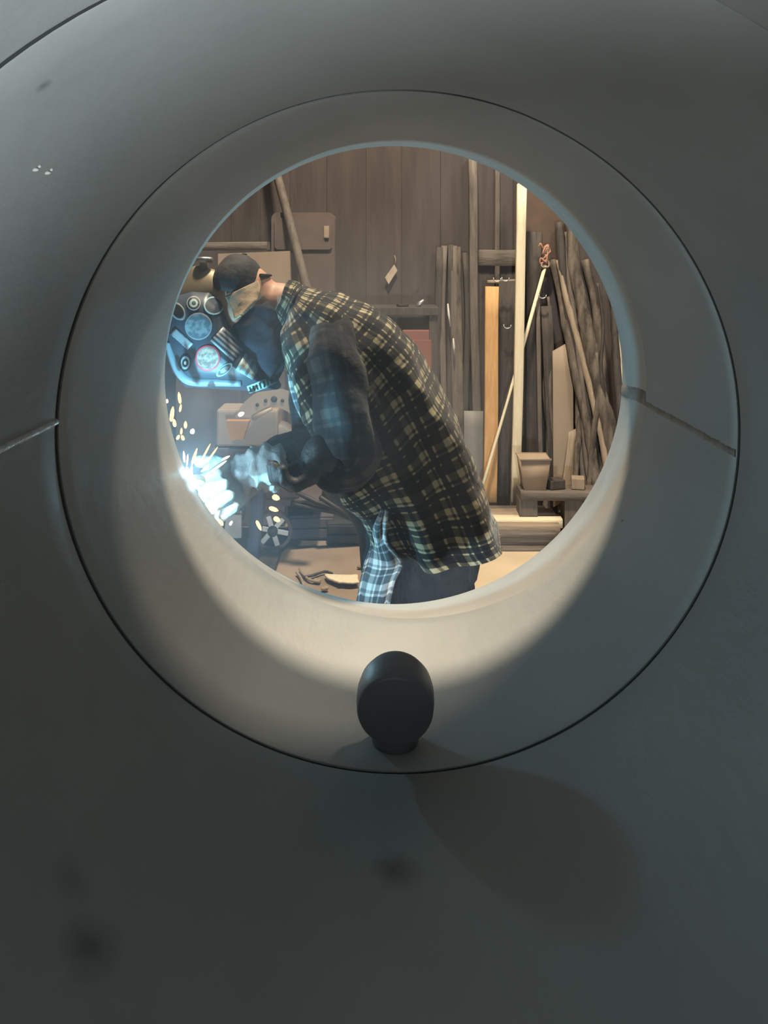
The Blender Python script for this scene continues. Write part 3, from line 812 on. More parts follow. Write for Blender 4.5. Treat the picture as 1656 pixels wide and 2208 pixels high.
sp = [  # px, py, length, angle (deg, 90 = upright), width, hot
 (387, 858, 26, 95, 7, 0), (371, 893, 34, 80, 9, 0), (389, 880, 18, 78, 5, 0), (376, 912, 18, 100, 8, 0), (360, 865, 9, 90, 6, 1), (400, 916, 16, 88, 7, 0),
 (391, 930, 14, 88, 5, 0), (415, 930, 12, 75, 10, 1), (384, 943, 12, 60, 7, 0), (394, 944, 12, 110, 7, 0), (379, 975, 34, 102, 6, 1), (397, 985, 26, 92, 5, 1), (404, 992, 26, 85, 4, 1),
 (419, 985, 38, 72, 6, 0), (444, 975, 40, 62, 4, 0), (458, 980, 40, 55, 4, 0), (441, 995, 26, 48, 6, 1), (472, 1005, 42, 36, 5, 1), (442, 1010, 24, 42, 5, 1), (486, 988, 22, 28, 5, 1),
 (595, 1073, 17, -25, 12, 0), (590, 1098, 22, -22, 10, 0), (597, 1120, 16, -35, 11, 0), (558, 1133, 24, -62, 8, 0), (476, 1127, 16, -50, 10, 0), (498, 1128, 11, 60, 6, 1),
 (520, 893, 14, 30, 9, 1), (450, 1104, 14, 40, 10, 1), (463, 1100, 22, 48, 8, 1), (440, 1080, 34, -50, 5, 0)]
for px, py, L, ang, wd, hot in sp:
    Y = 1.60 if py < 1060 else 1.64
    k = Y/F; a = math.radians(ang); c = P(px, py, Y+random.uniform(-0.03, 0.05))
    d = Vector((math.cos(a), random.uniform(-0.2, 0.2), math.sin(a))).normalized()
    bm = bmesh.new()
    h = L*k/2; r = wd*k/2
    add_lathe(bm, [(r*0.15, -h), (r*0.8, -h*0.75), (r, -h*0.2), (r*0.85, h*0.5), (r*0.2, h)], axis_mtx(c, d), 8)
    s = obj('spark', bm, M['spark_white'] if hot else M['spark'])
    if py < 950: tag(s, 'glowing orange spark in the column rising below the hood', 'spark', 'sparks rising below the hood')
    elif py < 1030: tag(s, 'long thin spark fanning out just above the welding arc', 'spark', 'sparks fanning out above the arc')
    else: tag(s, 'yellow spark dropping below the pale glove', 'spark', 'sparks dropping below the glove')

# ================================================================== BACKGROUND: right side, timber against the wall
def P_floor(px, py):
    Y = CAMH*F/(py-VY); return P(px, py, Y)
def board(name, px0, py0, px1, py1, Y0, Y1, wpx, thick, m, label, cat, group=None, **kw):
    """an upright board from its foot (px0,py0) to its top (px1,py1)"""
    A = P(px0, py0, Y0); B = P(px1, py1, Y1)
    if A.z < 0.03: A = A.lerp(B, (0.03-A.z)/(B.z-A.z)) if B.z > A.z else A
    return tag(plank(name, A, B, wpx*(Y0+Y1)/2/F, thick, m, **kw), label, cat, group)
board('timber_stud', 1111, 1097, 1126, 394, 4.86, 4.92, 20, 0.045, M['wood_pale'], 'pale new pine stud standing upright in front of the dark timber', 'board', jit=0.006, seg=8, notch=0.015)
board('timber_stud', 1055, 1130, 1062, 618, 4.84, 4.94, 29, 0.04, M['wood_orange'], 'short orange pine board leaning on the wall beside the pale stud', 'board', jit=0.006, seg=8)
board('timber_stud', 1030, 1090, 1018, 335, 4.97, 5.06, 18, 0.04, M['wood_grey'], 'tall weathered grey stud just left of the orange board', 'board', jit=0.008, seg=10)
board('timber_stud', 1072, 640, 1073, 330, 5.09, 5.10, 11, 0.03, M['wood_grey'], 'narrow grey batten high on the wall beside the pale stud', 'board', jit=0.006)
board('timber_stud', 1091, 1102, 1092, 606, 5.00, 5.07, 36, 0.05, M['wood_dark'], 'wide dark plank between the orange board and the pale stud', 'board', jit=0.01)
board('timber_stud', 1153, 1090, 1150, 500, 5.03, 5.09, 34, 0.04, M['wood_dark'], 'dark plank just right of the pale stud', 'board', jit=0.012)
board('timber_stud', 1168, 1060, 1158, 640, 4.95, 5.03, 9, 0.025, M['wood_grey'], 'slim grey lath standing behind the tan bin', 'board', jit=0.01)
board('timber_stud', 1200, 1090, 1176, 660, 4.97, 5.02, 24, 0.03, M['wood_dark'], 'dark board behind the plywood offcut', 'board', jit=0.012)
board('plywood_offcut', 1215, 1080, 1213, 745, 4.91, 4.97, 44, 0.018, M['plywood'], 'tan plywood offcut standing right of the tan bin', 'board', notch=0.07)
board('plywood_offcut', 1222, 1075, 1240, 925, 4.85, 4.93, 26, 0.015, M['wood_tan'], 'small tan board propped against the plywood offcut', 'board', notch=0.05)
board('panel_offcut', 1021, 1100, 1021, 886, 4.90, 4.97, 42, 0.02, M['paint_grey'], 'square grey panel behind the orange board', 'panel')
# bundle of dark slabs left of the tall stud
for k, (x0, x1, yt, yb, wd, mm, lb) in enumerate([
        (938, 946, 533, 900, 15, 'wood_dark', 'leftmost dark slab of the bundle left of the tall grey stud'),
        (952, 958, 530, 900, 13, 'wood_grey', 'second slab from the left in the bundle beside the tall grey stud'),
        (966, 968, 528, 910, 12, 'wood_dark', 'third slab from the left in the bundle beside the tall grey stud'),
        (982, 978, 530, 930, 14, 'wood_grey', 'fourth slab from the left in the bundle beside the tall grey stud'),
        (994, 990, 532, 930, 12, 'bark', 'fifth slab from the left in the bundle beside the tall grey stud'),
        (1006, 1002, 545, 930, 13, 'wood_dark', 'slab of the bundle touching the tall grey stud')]):
    board('timber_slab', x0, yb+180, x1, yt, 5.00, 5.07, wd, 0.03+0.006*(k % 3), M[mm], lb, 'board', 'dark slabs bundled beside the tall stud', jit=0.022, seg=10)
# crossed boards above
o = plank('wall_rail', P(1028, 556, 5.09), P(1140, 556, 5.09), 0.10, 0.03, M['wood_grey'], jit=0.005); tag(o, 'grey horizontal rail on the wall behind the pale stud', 'rail')
o = plank('wall_rail', P(1050, 608, 5.06), P(1112, 606, 5.06), 0.022, 0.03, M['wood_tan']); tag(o, 'thin pale strip lying over the top of the dark plank', 'rail')
# rusty sheet right of the stud, behind the leaning limbs
bm = bmesh.new(); add_box(bm, P(1170, 480, 5.09), (0.27, 0.012, 0.60), bevel=0.003)
tag(obj('rusty_sheet', bm, mat('rusty_sheet', (0.095, 0.065, 0.048), 0.8, 0, (0.14, 0.098, 0.07), 5, bump=0.2), None, False), 'rusty brown sheet on the wall right of the pale stud', 'sheet')
# rods
bm = bmesh.new(); add_tube(bm, [P(1176, 572, 5.03), P(1126, 752, 4.931), P(1095, 862, 4.872), P(1052, 1010, 4.79), P(1034, 1072, 4.757)], [0.011, 0.011, 0.008, 0.010, 0.010], 10)
tag(obj('thin_rod', bm, M['wood_pale']), 'thin pale rod leaning behind the pale stud and across the orange board', 'rod')
# tangled twine at the top of the pale rod
twine = empty('twine_tangle', P(1180, 560, 5.03)); tag(twine, 'reddish twine tangled round the top of the pale rod', 'twine')
for k in range(6):
    bm = bmesh.new(); pts = []
    c = P(1176+random.uniform(-6, 8), 566-k*7, 5.02)
    for j in range(6):
        pts.append(c+Vector((random.uniform(-.03, .03), random.uniform(-.012, .012), random.uniform(-.035, .035))))
    add_tube(bm, pts, 0.006, 6, sub=4)
    setpar(obj('strand', bm, M['copper'] if k % 3 else M['wood_tan']), twine)
# leaning limbs and bark slabs at the right
LIMBS = [
 ([(1330, 1010), (1305, 890), (1275, 760), (1245, 620), (1228, 470)], 4.66, 5.02, 18, 'bark', 'thickest barked limb leaning at the right of the pile'),
 ([(1312, 1020), (1288, 900), (1258, 780), (1224, 650), (1205, 560)], 4.72, 5.02, 9, 'wood_tan', 'straight tan pole leaning left of the thickest limb'),
 ([(1286, 1040), (1268, 930), (1240, 800), (1216, 680), (1192, 560)], 4.76, 5.05, 11, 'bark', 'crooked barked limb leaning left of the tan pole'),
 ([(1262, 1060), (1252, 960), (1246, 860), (1238, 760), (1222, 660)], 4.82, 5.05, 8, 'wood_grey', 'slim grey limb at the left of the limb pile'),
 ([(1275, 1060), (1262, 980), (1258, 880), (1270, 800), (1262, 720)], 4.72, 5.0, 6, 'wood_grey', 'crooked forked stick in the middle of the limb pile'),
 ([(1345, 960), (1335, 860), (1328, 760), (1322, 660), (1312, 600)], 4.75, 5.03, 10, 'wood_dark', 'dark upright limb at the far right edge'),
 ([(1352, 930), (1342, 860), (1337, 780), (1334, 700)], 4.70, 5.0, 5, 'wood_pale', 'thin pale lath at the far right edge'),
 ([(1240, 1062), (1246, 960), (1252, 880), (1252, 800)], 4.80, 4.98, 7, 'bark', 'short rough stick standing at the foot of the limb pile'),
 ([(1300, 1030), (1296, 930), (1300, 830), (1290, 700), (1262, 560)], 4.86, 5.08, 13, 'bark', 'barked limb at the back of the pile, behind the thickest limb'),
 ([(1205, 1075), (1196, 960), (1186, 850), (1190, 740), (1182, 640)], 4.93, 5.04, 5, 'wood_grey', 'thin crooked stick in front of the dark board left of the plywood offcut'),
 ([(1178, 1062), (1184, 950), (1176, 840), (1180, 720)], 4.97, 5.05, 7, 'bark', 'rough stick standing right behind the tan bin'),
 ([(1318, 990), (1310, 900), (1296, 800), (1300, 700), (1288, 610)], 4.60, 4.9, 5, 'wood_dark', 'thin dark branch in front of the thickest limb'),
 ([(1270, 1050), (1278, 950), (1290, 850), (1286, 760)], 4.66, 4.86, 6, 'bark', 'forked rough branch crossing the foot of the limb pile'),
 ([(1250, 780), (1240, 690), (1226, 600), (1222, 500)], 4.90, 5.0, 6, 'wood_grey', 'slim grey branch high on the limb pile'),
 ([(1252, 800), (1232, 700), (1215, 600), (1207, 480)], 4.94, 5.03, 13, 'wood_dark', 'dark slab leaning at the top of the limb pile'),
]
for k, (pp, Y0, Y1, rp, mm, lb) in enumerate(LIMBS):
    Y0 = max(Y0, 4.77); n = len(pp); pts = [P(x, y, Y0+(Y1-Y0)*i/(n-1)) for i, (x, y) in enumerate(pp)]
    d0 = (pts[0]-pts[1]).normalized()          # run the foot on down to the floor
    if pts[0].z > 0.03 and d0.z < -0.1:
        pts.insert(0, pts[0]+d0*((pts[0].z-0.02)/-d0.z))
    rr = rp*4.85/F
    tag(limb('timber_limb', pts, [rr*1.1]+[rr*(1-0.08*i) for i in range(len(pts)-1)], M[mm], 0.35, 12, 6, k*1.7), lb, 'timber', 'limbs leaning in the corner')
# tan bin (trapezoid) with folded rim
bm = bmesh.new(); bc = P(1150, 1053, 4.62); hz = P(0, 984, 4.62).z-bc.z
for z0, z1, w0, w1 in ((0, hz, 0.115, 0.165),):
    rings = []
    for z, ww in ((z0, w0), (z1, w1), (z1, w1-0.008), (z0+0.01, w0-0.008)):
        rings.append([bc+Vector((sx*ww/2*1.0, sy*ww*0.45, z)) for sx, sy in ((-1, -1), (1, -1), (1, 1), (-1, 1))])
    add_loft(bm, rings, True)
bm.faces.ensure_lookup_table()
bin_ = obj('waste_bin', bm, M['card'], None, False); tag(bin_, 'tan open bin tapering to its base, right of the pale stud', 'bin')
bm = bmesh.new(); add_tube(bm, [bc+Vector((sx*0.084, sy*0.076, hz)) for sx, sy in ((-1, -1), (1, -1), (1, 1), (-1, 1), (-1, -1))], 0.005, 6)
setpar(obj('bin_rim', bm, M['card']), bin_)
# low kerb beam and shelf block carrying the bin
o = plank('timber_beam', P(1118, 1062, 4.62), P(1300, 1062, 4.62), 0.05, 0.15, M['wood_grey'], yaw=math.pi/2*0, jit=0.006); tag(o, 'grey beam lying on its blocks under the tan bin', 'beam')
zb = P(0, 1062, 4.62).z-0.025
for k, (xx, z0, lb) in enumerate(((1136, 0.104, 'timber block under the left of the grey beam'), (1232, 0.0, 'split timber block under the middle of the grey beam'), (1272, 0.0, 'pale timber block under the right of the grey beam'))):
    bm = bmesh.new()
    add_box(bm, Vector((P(xx, 0, 4.62).x, 4.62, (zb+z0)/2)), (0.10 if k < 2 else 0.045, 0.12, zb-z0), None, 0.006)
    tag(obj('timber_block', bm, M['wood_tan'] if k == 2 else M['wood_grey'], None, False), lb, 'block')
for k, (x, y, w_, h_, mm, lb) in enumerate(((1196, 1048, 0.09, 0.05, 'wood_dark', 'small dark offcut lying on the grey beam right of the tan bin'), (1246, 1046, 0.07, 0.06, 'wood_tan', 'small tan offcut lying on the right of the grey beam'))):
    bm = bmesh.new(); c = P(x, y, 4.62); add_box(bm, Vector((c.x, 4.62, P(0, 1062, 4.62).z+0.026+h_/2)), (w_, 0.08, h_), Matrix.Rotation(0.3-0.5*k, 3, 'Z'), 0.005)
    tag(obj('wood_offcut', bm, M[mm], None, False), lb, 'offcut')
# lumber stack in front: rows of planks at rising height
STK = [ # y px of front edge top, depth Y, thickness, x range px, material, label
 (1183, 4.28, 0.045, 985, 1185, 'wood_grey', 'lowest front plank of the lumber stack beside the person'),
 (1165, 4.33, 0.045, 990, 1196, 'wood_dark', 'dark plank second from the front in the lumber stack'),
 (1150, 4.40, 0.045, 995, 1200, 'wood_grey', 'grey plank third from the front in the lumber stack'),
 (1132, 4.46, 0.05, 998, 1208, 'wood_tan', 'tan plank under the palest plank of the lumber stack'),
 (1118, 4.52, 0.05, 1000, 1213, 'wood_pale', 'palest plank of the lumber stack'),
 (1108, 4.60, 0.045, 1002, 1198, 'wood_tan', 'tan plank behind the palest plank of the lumber stack'),
 (1100, 4.68, 0.045, 1004, 1180, 'wood_grey', 'grey plank at the back of the lumber stack'),
]
for yt, Y, th, x0, x1, mm, lb in STK:
    zt = P(0, yt, Y).z; n = max(1, int(round(zt/0.05)))
    A = P(x0, yt, Y); B = P(x1, yt, Y); A.z = B.z = zt-th/2
    o = plank('lumber_plank', A+Vector((0, 0.05, 0)), B+Vector((0, 0.05, 0)), th, 0.105, M[mm], jit=0.008, seg=8)
    tag(o, lb, 'plank', 'planks of the lumber stack')
for k, (xx, Y0) in enumerate(((1012, 4.30), (1165, 4.30))):                # bearers under the stack rise to the back
    bm = bmesh.new(); a = P(xx, 0, Y0).x
    add_prism(bm, [Vector((a, 4.30, 0.0)), Vector((a, 4.80, 0.0)), Vector((a, 4.80, 0.10)), Vector((a, 4.52, 0.055)), Vector((a, 4.30, -0.0+0.012))], Vector((0.06, 0, 0)))
    tag(obj('stack_bearer', bm, M['wood_dark'], None, False), ('dark bearer under the left end of the lumber stack', 'dark bearer under the right end of the lumber stack')[k], 'bearer')
# rag on the front plank
o = sheet('rag', [(1040, 1160, 1072, 1152), (1044, 1166, 1082, 1158), (1030, 1180, 1068, 1168), (1022, 1190, 1050, 1178)], M['wood_tan'], lambda u, v: 4.26-0.03*v, 0.02, 0.008, parent=None)
tag(o, 'crumpled tan rag on the front edge of the lumber stack', 'rag')
# pale board lying on the floor
bm = bmesh.new(); a0, a1, a2, a3 = P_floor(990, 1196), P_floor(1178, 1196), P_floor(1165, 1330), P_floor(965, 1330)
add_prism(bm, [Vector((p.x, p.y, 0.004)) for p in (a0, a1, a2, a3)], Vector((0, 0, 0.012)))
tag(obj('floor_sheet', bm, mat('pale_sheet', (0.56, 0.45, 0.31), 0.85, 0, (0.66, 0.54, 0.39), 4, bump=0.2), None, False), 'pale board lying flat on the floor in front of the lumber stack', 'board')
# scrap, slivers and twigs on the left floor
o = sheet('wood_scrap', [(700, 1240, 772, 1241), (706, 1247, 772, 1249), (730, 1256, 774, 1257)], M['wood_pale'], lambda u, v: 3.95-0.12*v, 0.003, 0.010, parent=None)
tag(o, 'pale wedge of scrap wood on the floor beside the shirt tail', 'scrap')
for k, (pp, lb) in enumerate(([[(655, 1250), (675, 1246), (700, 1238), (716, 1242)], 'thin dark twig on the floor beside the pale scrap wedge'],
                              [[(646, 1232), (652, 1242), (668, 1256), (690, 1260)], 'crooked tan twig on the floor below the wheel'],
                              [[(640, 1240), (648, 1250), (655, 1268)], 'short twig stub on the floor nearest the pipe rim'])):
    pts = [P_floor(x, y)+Vector((0, 0, 0.012)) for x, y in pp]
    tag(limb('twig', pts, 0.0065, M['wood_dark'] if k == 0 else M['wood_tan'], 0.3, 8, 4, k), lb, 'twig')
for k, (x, y, lb) in enumerate(((684, 1257, 'pale wood chip at the end of the crooked twig'), (700, 1275, 'tiny pale chip close to the pipe rim'), (778, 1226, 'tiny pale chip beside the shirt tail'))):
    bm = bmesh.new(); add_ball(bm, P_floor(x, y)+Vector((0, 0, 0.012)), 0.014, 10, (1.3, 1, 0.7)); wrinkle(bm, 0.006, 60, seed=k)
    tag(obj('wood_chip', bm, M['wood_tan'], None, False), lb, 'chip')

# ---- left background
bm = bmesh.new(); add_tube(bm, [P(564, 250, 5.06), P(596, 372, 4.96), P(630, 500, 4.84), P(662, 625, 4.75), P(720, 850, 4.60), P(782, 1135, 4.44), P(790, 1168, 4.42)], 0.026, 14)
tag(obj('leaning_pole', bm, M['wood_grey']), 'grey pole leaning against the wall behind the person', 'pole')
# tall cabinet with rounded top corner
cb = empty('metal_cabinet', P(660, 1096, 5.0)); tag(cb, 'dusty brown metal cabinet with rounded corners behind the leaning pole', 'cabinet')
def rrect(x0, y0, x1, y1, r, Y, n=5):
    out = []
    for cx, cy, a0 in ((x1-r, y0+r, -90), (x1-r, y1-r, 0), (x0+r, y1-r, 90), (x0+r, y0+r, 180)):
        for k in range(n+1):
            a = math.radians(a0+90*k/n); out.append(P(cx+r*math.cos(a), cy+r*math.sin(a), Y))
    return out
M['cab'] = mat('dusty_brown_metal', (0.12, 0.092, 0.082), 0.75, 0, (0.155, 0.122, 0.108), 5, bump=0.15)
bm = bmesh.new(); add_prism(bm, rrect(585, 458, 722, 1090, 14, 4.90), Vector((0, 0.19, 0)))
o = auto_sharp(obj('cabinet_body', bm, M['cab']), 40); setpar(o, cb)
for y0, y1 in ((470, 538), (548, 700), (712, 1080)):
    bm = bmesh.new(); add_prism(bm, rrect(592, y0, 716, y1, 8, 4.888), Vector((0, 0.014, 0)))
    o = auto_sharp(obj('cabinet_door', bm, M['cab']), 40); setpar(o, cb)
    if y0 == 470:
        bm = bmesh.new(); add_box(bm, P(704, 500, 4.885), (0.030, 0.004, 0.070), bevel=0.001)
        l = obj('door_label', bm, M['card'], None, False); setpar(l, o)
        bm = bmesh.new(); add_box(bm, P(705, 511, 4.880), (0.024, 0.006, 0.012), bevel=0.001); setpar(obj('door_latch', bm, M['silver'], None, False), o)
# shelf rail and tan panel behind the cap
o = plank('shelf_beam', P(380, 532, 4.80), P(579, 530, 4.80), 0.045, 0.12, M['wood_grey']); tag(o, 'grey horizontal shelf beam above the black cap', 'beam')
bm = bmesh.new(); add_prism(bm, [P(470, 547, 4.74), P(624, 541, 4.74), P(630, 720, 4.74), P(470, 720, 4.74)], Vector((0, 0.05, 0)))
tag(obj('board_sheet', bm, M['plywood'], None, False), 'tan sheet of board standing behind the black cap', 'sheet')
zt = P(0, 590, 4.68).z
bm = bmesh.new(); add_box(bm, Vector((P(450, 0, 4.68).x, 4.68, zt/2)), (0.36, 0.04, zt), bevel=0.004)
tag(obj('board_sheet', bm, M['cab'], None, False), 'brown sheet of board standing behind the hood', 'sheet')
zt = P(0, 720, 4.74).z; bm = bmesh.new(); add_box(bm, Vector((P(560, 0, 4.78).x, 4.80, zt/2)), (0.30, 0.15, zt), bevel=0.006)
sb = tag(obj('storage_box', bm, M['purple'], None, False), 'dark storage box under the tan sheet of board, behind the hood', 'box')
bm = bmesh.new(); add_box(bm, Vector((P(560, 0, 4.78).x, 4.718, zt*0.6)), (0.26, 0.014, zt*0.7), bevel=0.003); setpar(obj('box_door', bm, M['purple'], None, False), sb)
# paper tag pinned on the wall with its string
tg = empty('paper_tag', P(846, 590, 5.10)); tag(tg, 'small diamond-hung paper tag pinned on the dark wall', 'tag')
bm = bmesh.new(); add_prism(bm, [P(850, 570, 5.08), P(857, 583, 5.08), P(838, 613, 5.07), P(830, 598, 5.07)], Vector((0, 0.003, 0)))
setpar(obj('tag_card', bm, M['paper'], None, False), tg)
bm = bmesh.new(); add_tube(bm, [P(851, 573, 5.085), P(853, 560, 5.09), P(851, 551, 5.10)], 0.003, 6)
setpar(obj('tag_string', bm, M['wood_tan']), tg)
# dark bench along the wall with small tools on it, red box beneath
bc_ = empty('work_bench', P(850, 1096, 4.9)); tag(bc_, 'dark work bench against the wall behind the person', 'bench')
bm = bmesh.new(); add_box(bm, P(836, 668, 4.90), (0.58, 0.34, 0.045), bevel=0.004); setpar(obj('bench_top', bm, M['wood_dark'], None, False), bc_)
for sx in (-0.26, 0.26):
    for sy in (-0.13, 0.13):
        tz = P(0, 676, 4.90).z; bm = bmesh.new(); add_box(bm, Vector((P(836, 0, 4.9).x+sx, 4.90+sy, tz/2)), (0.05, 0.05, tz), bevel=0.004)
        setpar(obj('leg', bm, M['wood_dark'], None, False), bc_)
bm = bmesh.new(); add_tube(bm, [P(898, 662, 4.80), P(906, 654, 4.80), P(914, 646, 4.80)], [0.010, 0.014, 0.006], 8)
tag(obj('hand_tool', bm, M['silver']), 'small bare metal tool standing on the dark bench', 'tool')
bm = bmesh.new(); add_box(bm, P(868, 658, 4.82), (0.06, 0.05, 0.014), Matrix.Rotation(.3, 3, 'Z'), 0.003)
tag(obj('metal_block', bm, M['iron'], None, False), 'small dark metal block lying on the dark bench', 'block')
bm = bmesh.new(); rz = P(0, 708, 4.86).z; bx_ = P(900, 0, 4.86).x
add_box(bm, Vector((bx_, 4.86, rz/2)), (0.18, 0.22, rz), bevel=0.008)
rb = tag(obj('red_locker', bm, M['paint_red'], None, False), 'dull red locker under the dark bench behind the back of the person', 'locker')
bm = bmesh.new(); add_box(bm, Vector((bx_, 4.745, rz*0.55)), (0.15, 0.012, rz*0.8), bevel=0.003); setpar(obj('locker_door', bm, M['paint_red'], None, False), rb)
# small hooks and pale bits on the dark slabs
for k, (pp, lb) in enumerate(([[(966, 655), (968, 680), (972, 705)], 'pale splinter hanging on the dark slabs'], [[(978, 730), (979, 750), (980, 765)], 'short pale splinter low on the dark slabs'])):
    bm = bmesh.new(); add_tube(bm, [P(x, y, 4.96) for x, y in pp], [0.004, 0.008, 0.003], 8); bmesh.ops.translate(bm, vec=(0, 0.018, 0), verts=bm.verts)
    tag(obj('wood_splinter', bm, M['white']), lb, 'splinter')
# chain hooks hung on the dark plank between orange board and stud
for k, (x, y, lb) in enumerate(((1072, 601, 'bright bent hook left on the top strip above the orange board'), (1090, 600, 'bright bent hook on the top strip beside the pale stud'), (1094, 702, 'steel hook hung on the dark wide plank'), (1170, 637, 'curved steel hook on the dark plank right of the pale stud'))):
    bm = bmesh.new(); c = P(x, y, 4.955); r = 0.022
    pts = [c+Vector((r*math.cos(a), 0, r*math.sin(a)*0.8)) for a in [math.radians(t) for t in range(-200, 30, 30)]]
    add_tube(bm, pts, 0.004, 8)
    tag(obj('steel_hook', bm, M['silver']), lb, 'hook')

# ---- beige machine with a curved, drilled guard, in front of the left background
mc = empty('bench_machine', Vector((P(545, 0, 4.0).x, 4.0, 0))); tag(mc, 'beige bench machine with a curved drilled guard plate, behind the gloves', 'machine')
bm = bmesh.new()
cen_ = (592, 945); Ym = 4.0
ring = []
for k in range(25):
    a = math.radians(200-220*k/24); ring.append((cen_[0]+100*0.62*math.cos(a), cen_[1]-100*math.sin(a)*0.98))
outer = []
for k in range(25):
    a = math.radians(165-185*k/24); outer.append((cen_[0]+94*math.cos(a), cen_[1]-108*math.sin(a)))
inner = []
for k in range(25):
    a = math.radians(165-185*k/24); inner.append((cen_[0]+56*math.cos(a), cen_[1]-66*math.sin(a)))
A = [[bm.verts.new(P(x, y, Ym+dy)) for x, y in src] for src, dy in ((outer, 0), (inner, 0), (inner, 0.03), (outer, 0.03))]
for r in range(4):
    for k in range(24): bm.faces.new((A[r][k], A[r][k+1], A[(r+1) % 4][k+1], A[(r+1) % 4][k]))
bm.faces.new([A[r][0] for r in range(4)]); bm.faces.new([A[r][24] for r in reversed(range(4))])
o = auto_sharp(obj('guard_plate', bm, M['paint_beige']), 40); setpar(o, mc)
for x, y, r in ((555, 873, 4), (573, 864, 4), (591, 861, 7), (609, 864, 4), (627, 873, 4)):
    bm = bmesh.new(); add_lathe(bm, [(r*Ym/F, -0.002), (r*Ym/F, 0.004), (0.0005, 0.0045)], axis_mtx(P(x, y, Ym), (0, -1, 0)), 16)
    setpar(obj('bolt_hole', bm, M['gap']), o)
bm = bmesh.new(); add_lathe(bm, [(52*Ym/F, 0), (52*Ym/F, 0.10), (48*Ym/F, 0.115), (0.001, 0.118)], axis_mtx(P(598, 955, Ym+0.20), (0, -1, 0)), 36)
setpar(obj('motor_drum', bm, M['paint_grey']), mc)
bm = bmesh.new(); add_box(bm, P(540, 915, Ym+0.16), (0.30, 0.20, 0.18), bevel=0.012); setpar(obj('machine_body', bm, M['paint_beige'], None, False), mc)
bm = bmesh.new(); add_prism(bm, [P(487, 908, Ym-.06), P(537, 908, Ym-.06), P(524, 948, Ym-.06), P(496, 948, Ym-.06)], Vector((0, 0.05, 0)))
setpar(obj('hopper', bm, M['paint_orange'], None, False), mc)
bm = bmesh.new(); add_lathe(bm, [(0.012, 0), (0.018, 0.01), (0.018, 0.03), (0.010, 0.038), (0.001, 0.04)], Matrix.Translation(P(519, 903, Ym+0.03)), 16)
setpar(obj('machine_knob', bm, M['white']), mc)
bm = bmesh.new(); add_tube(bm, [P(545, 903, Ym-0.02), P(562, 893, Ym-0.03), P(586, 881, Ym-0.03)], [0.012, 0.011, 0.008], 10)
setpar(obj('lever', bm, M['paint_beige']), mc)
bm = bmesh.new(); add_box(bm, P(556, 966, Ym+0.17), (0.40, 0.26, 0.05), bevel=0.004); setpar(obj('stand_top', bm, M['purple'], None, False), mc)
setpar(plank('stand_post', Vector((P(534, 0, Ym).x, Ym+0.12, 0.0)), P(570, 976, Ym+0.12), 0.06, 0.06, M['paint_blue']), mc)
bm = bmesh.new(); add_box(bm, Vector((P(534, 0, Ym).x, Ym+0.14, 0.015)), (0.26, 0.24, 0.03), bevel=0.004); setpar(obj('stand_foot', bm, M['iron'], None, False), mc)
# ---- hand cart with a spoked wheel, low at the left
WY = 4.32
cart = empty('hand_cart', Vector((P(590, 0, WY).x, WY, 0))); tag(cart, 'dusty hand cart with spoked wheels and a pale plate, left of the person', 'cart')
wr = 43*WY/F; wc = Vector((P(588, 0, WY).x, WY, wr+0.004))
def wheel(wc):
    bm = bmesh.new(); mt = axis_mtx(wc, (0.12, -1, 0.0))
    prof = [(wr*0.80, -0.022), (wr*0.95, -0.022), (wr, -0.012), (wr, 0.012), (wr*0.95, 0.022), (wr*0.80, 0.022), (wr*0.80, -0.022)]
    rings = [[mt @ Vector((r*math.cos(t), r*math.sin(t), z)) for t in (2*math.pi*j/40 for j in range(40))] for r, z in prof]
    add_loft(bm, rings, False); bmesh.ops.remove_doubles(bm, verts=bm.verts, dist=1e-5)
    wh = obj('wheel', bm, M['purple']); auto_sharp(wh, 40); setpar(wh, cart)
    bm = bmesh.new(); add_lathe(bm, [(0.026, -0.03), (0.026, 0.03), (0.014, 0.034), (0.001, 0.034)], mt, 20); setpar(obj('hub', bm, M['iron']), wh)
    for k in range(6):
        a = k*math.pi/3+0.3; bm = bmesh.new()
        c = mt @ Vector((wr*0.5*math.cos(a), wr*0.5*math.sin(a), 0))
        rt = mt.to_3x3() @ Matrix.Rotation(a, 3, 'Z')
        add_box(bm, c, (wr*0.66, 0.028, 0.016), rt, 0.003); setpar(obj('spoke', bm, M['silver'], None, False), wh)
wheel(wc); wheel(wc+Vector((-0.30, 0.34, 0)))
bm = bmesh.new(); add_box(bm, Vector((P(560, 0, WY).x, WY+0.16, 0.245)), (0.62, 0.30, 0.035), bevel=0.004); setpar(obj('deck', bm, M['purple'], None, False), cart)
bm = bmesh.new(); add_box(bm, Vector((P(508, 0, WY).x, WY-0.06, 0.15)), (0.085, 0.03, 0.12), Matrix.Rotation(0.0, 3, 'Y'), 0.004); setpar(obj('cart_plate', bm, M['white'], None, False), cart)
bm = bmesh.new(); add_box(bm, Vector((P(560, 0, WY).x, WY+0.14, 0.36)), (0.40, 0.24, 0.20), bevel=0.015); setpar(obj('cart_motor', bm, M['purple'], None, False), cart)
for a, b in (((640, 1062), (760, 1120)), ((628, 1086), (742, 1108)), ((690, 1072), (780, 1130))):
    bm = bmesh.new(); add_tube(bm, [P(a[0], a[1], 4.30), P(b[0], b[1], 4.38)], 0.012, 10); setpar(obj('handle_bar', bm, M['iron']), cart)
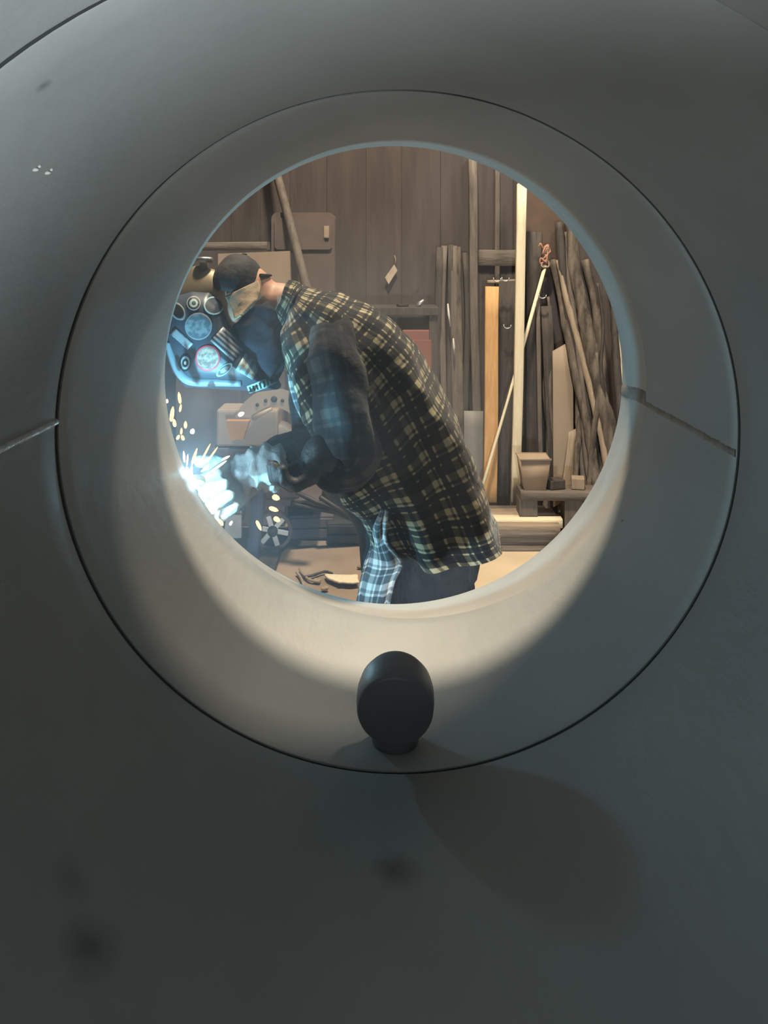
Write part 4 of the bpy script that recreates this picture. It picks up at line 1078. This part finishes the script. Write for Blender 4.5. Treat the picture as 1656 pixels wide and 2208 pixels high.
# dark crates behind the cart
for k, (x0, x1, y0, Y, mm, lb) in enumerate(((620, 720, 1112, 4.50, 'purple', 'dusty plum crate on the floor behind the hand cart'), (705, 790, 1128, 4.42, 'iron', 'dark low crate on the floor behind the person'))):
    a = P(x0, y0, Y); b = P(x1, y0, Y); bm = bmesh.new()
    add_box(bm, Vector(((a.x+b.x)/2, Y+0.14, a.z/2)), (b.x-a.x, 0.28, a.z), bevel=0.006)
    cr_ = tag(obj('crate', bm, M[mm], None, False), lb, 'crate')
    for q in range(2):
        bm = bmesh.new(); add_box(bm, Vector(((a.x+b.x)/2, Y-0.008, a.z*(0.28+0.44*q))), (b.x-a.x-0.01, 0.016, a.z*0.36), bevel=0.003)
        setpar(obj('crate_slat', bm, M[mm], None, False), cr_)
# hose hanging behind the person
bm = bmesh.new(); add_tube(bm, [P(690, 1030, 2.25), P(722, 1062, 2.25), P(760, 1100, 2.25), P(785, 1150, 2.25), P(792, 1210, 2.25), P(800, 1330, 2.25), P(815, 1640, 2.25), P(822, 1755, 2.25)], 0.019, 14, sub=8)
tag(obj('hose', bm, M['hose']), 'thick dark hose hanging behind the shirt tail of the person', 'hose')

# ================================================================== WELDING SMOKE drifting between the arc and the person
m = bpy.data.materials.new('welding_smoke'); m.use_nodes = True; nt = m.node_tree
nt.nodes.remove(nt.nodes['Principled BSDF'])
vs = nt.nodes.new('ShaderNodeVolumeScatter'); vs.inputs['Color'].default_value = (0.86, 0.92, 1.0, 1); vs.inputs['Anisotropy'].default_value = 0.1
tc = nt.nodes.new('ShaderNodeTexCoord'); nz = nt.nodes.new('ShaderNodeTexNoise'); nz.inputs['Scale'].default_value = 4.0; nz.inputs['Detail'].default_value = 3
ln = nt.nodes.new('ShaderNodeVectorMath'); ln.operation = 'LENGTH'
fo = nt.nodes.new('ShaderNodeMapRange'); fo.inputs[1].default_value = 1.0; fo.inputs[2].default_value = 0.35; fo.inputs[3].default_value = 0.0; fo.inputs[4].default_value = 1.0
rm = nt.nodes.new('ShaderNodeMapRange'); rm.inputs[1].default_value = 0.35; rm.inputs[2].default_value = 0.7; rm.inputs[3].default_value = 0.4; rm.inputs[4].default_value = 1.6
mu = nt.nodes.new('ShaderNodeMath'); mu.operation = 'MULTIPLY'; m2 = nt.nodes.new('ShaderNodeMath'); m2.operation = 'MULTIPLY'; m2.inputs[1].default_value = 0.45
L = nt.links
L.new(tc.outputs['Object'], ln.inputs[0]); L.new(ln.outputs['Value'], fo.inputs[0]); L.new(tc.outputs['Object'], nz.inputs['Vector'])
L.new(nz.outputs['Fac'], rm.inputs[0]); L.new(fo.outputs[0], mu.inputs[0]); L.new(rm.outputs[0], mu.inputs[1]); L.new(mu.outputs[0], m2.inputs[0]); L.new(m2.outputs[0], vs.inputs['Density'])
L.new(vs.outputs[0], nt.nodes['Material Output'].inputs['Volume'])
bm = bmesh.new(); bmesh.ops.create_icosphere(bm, subdivisions=3, radius=1.0)
sm = obj('smoke', bm, m); sm.location = P(650, 940, 1.84); sm.scale = (0.60, 0.45, 0.55)
tag(sm, 'thin blue-lit smoke hanging between the arc and the person', 'smoke', kind='stuff')
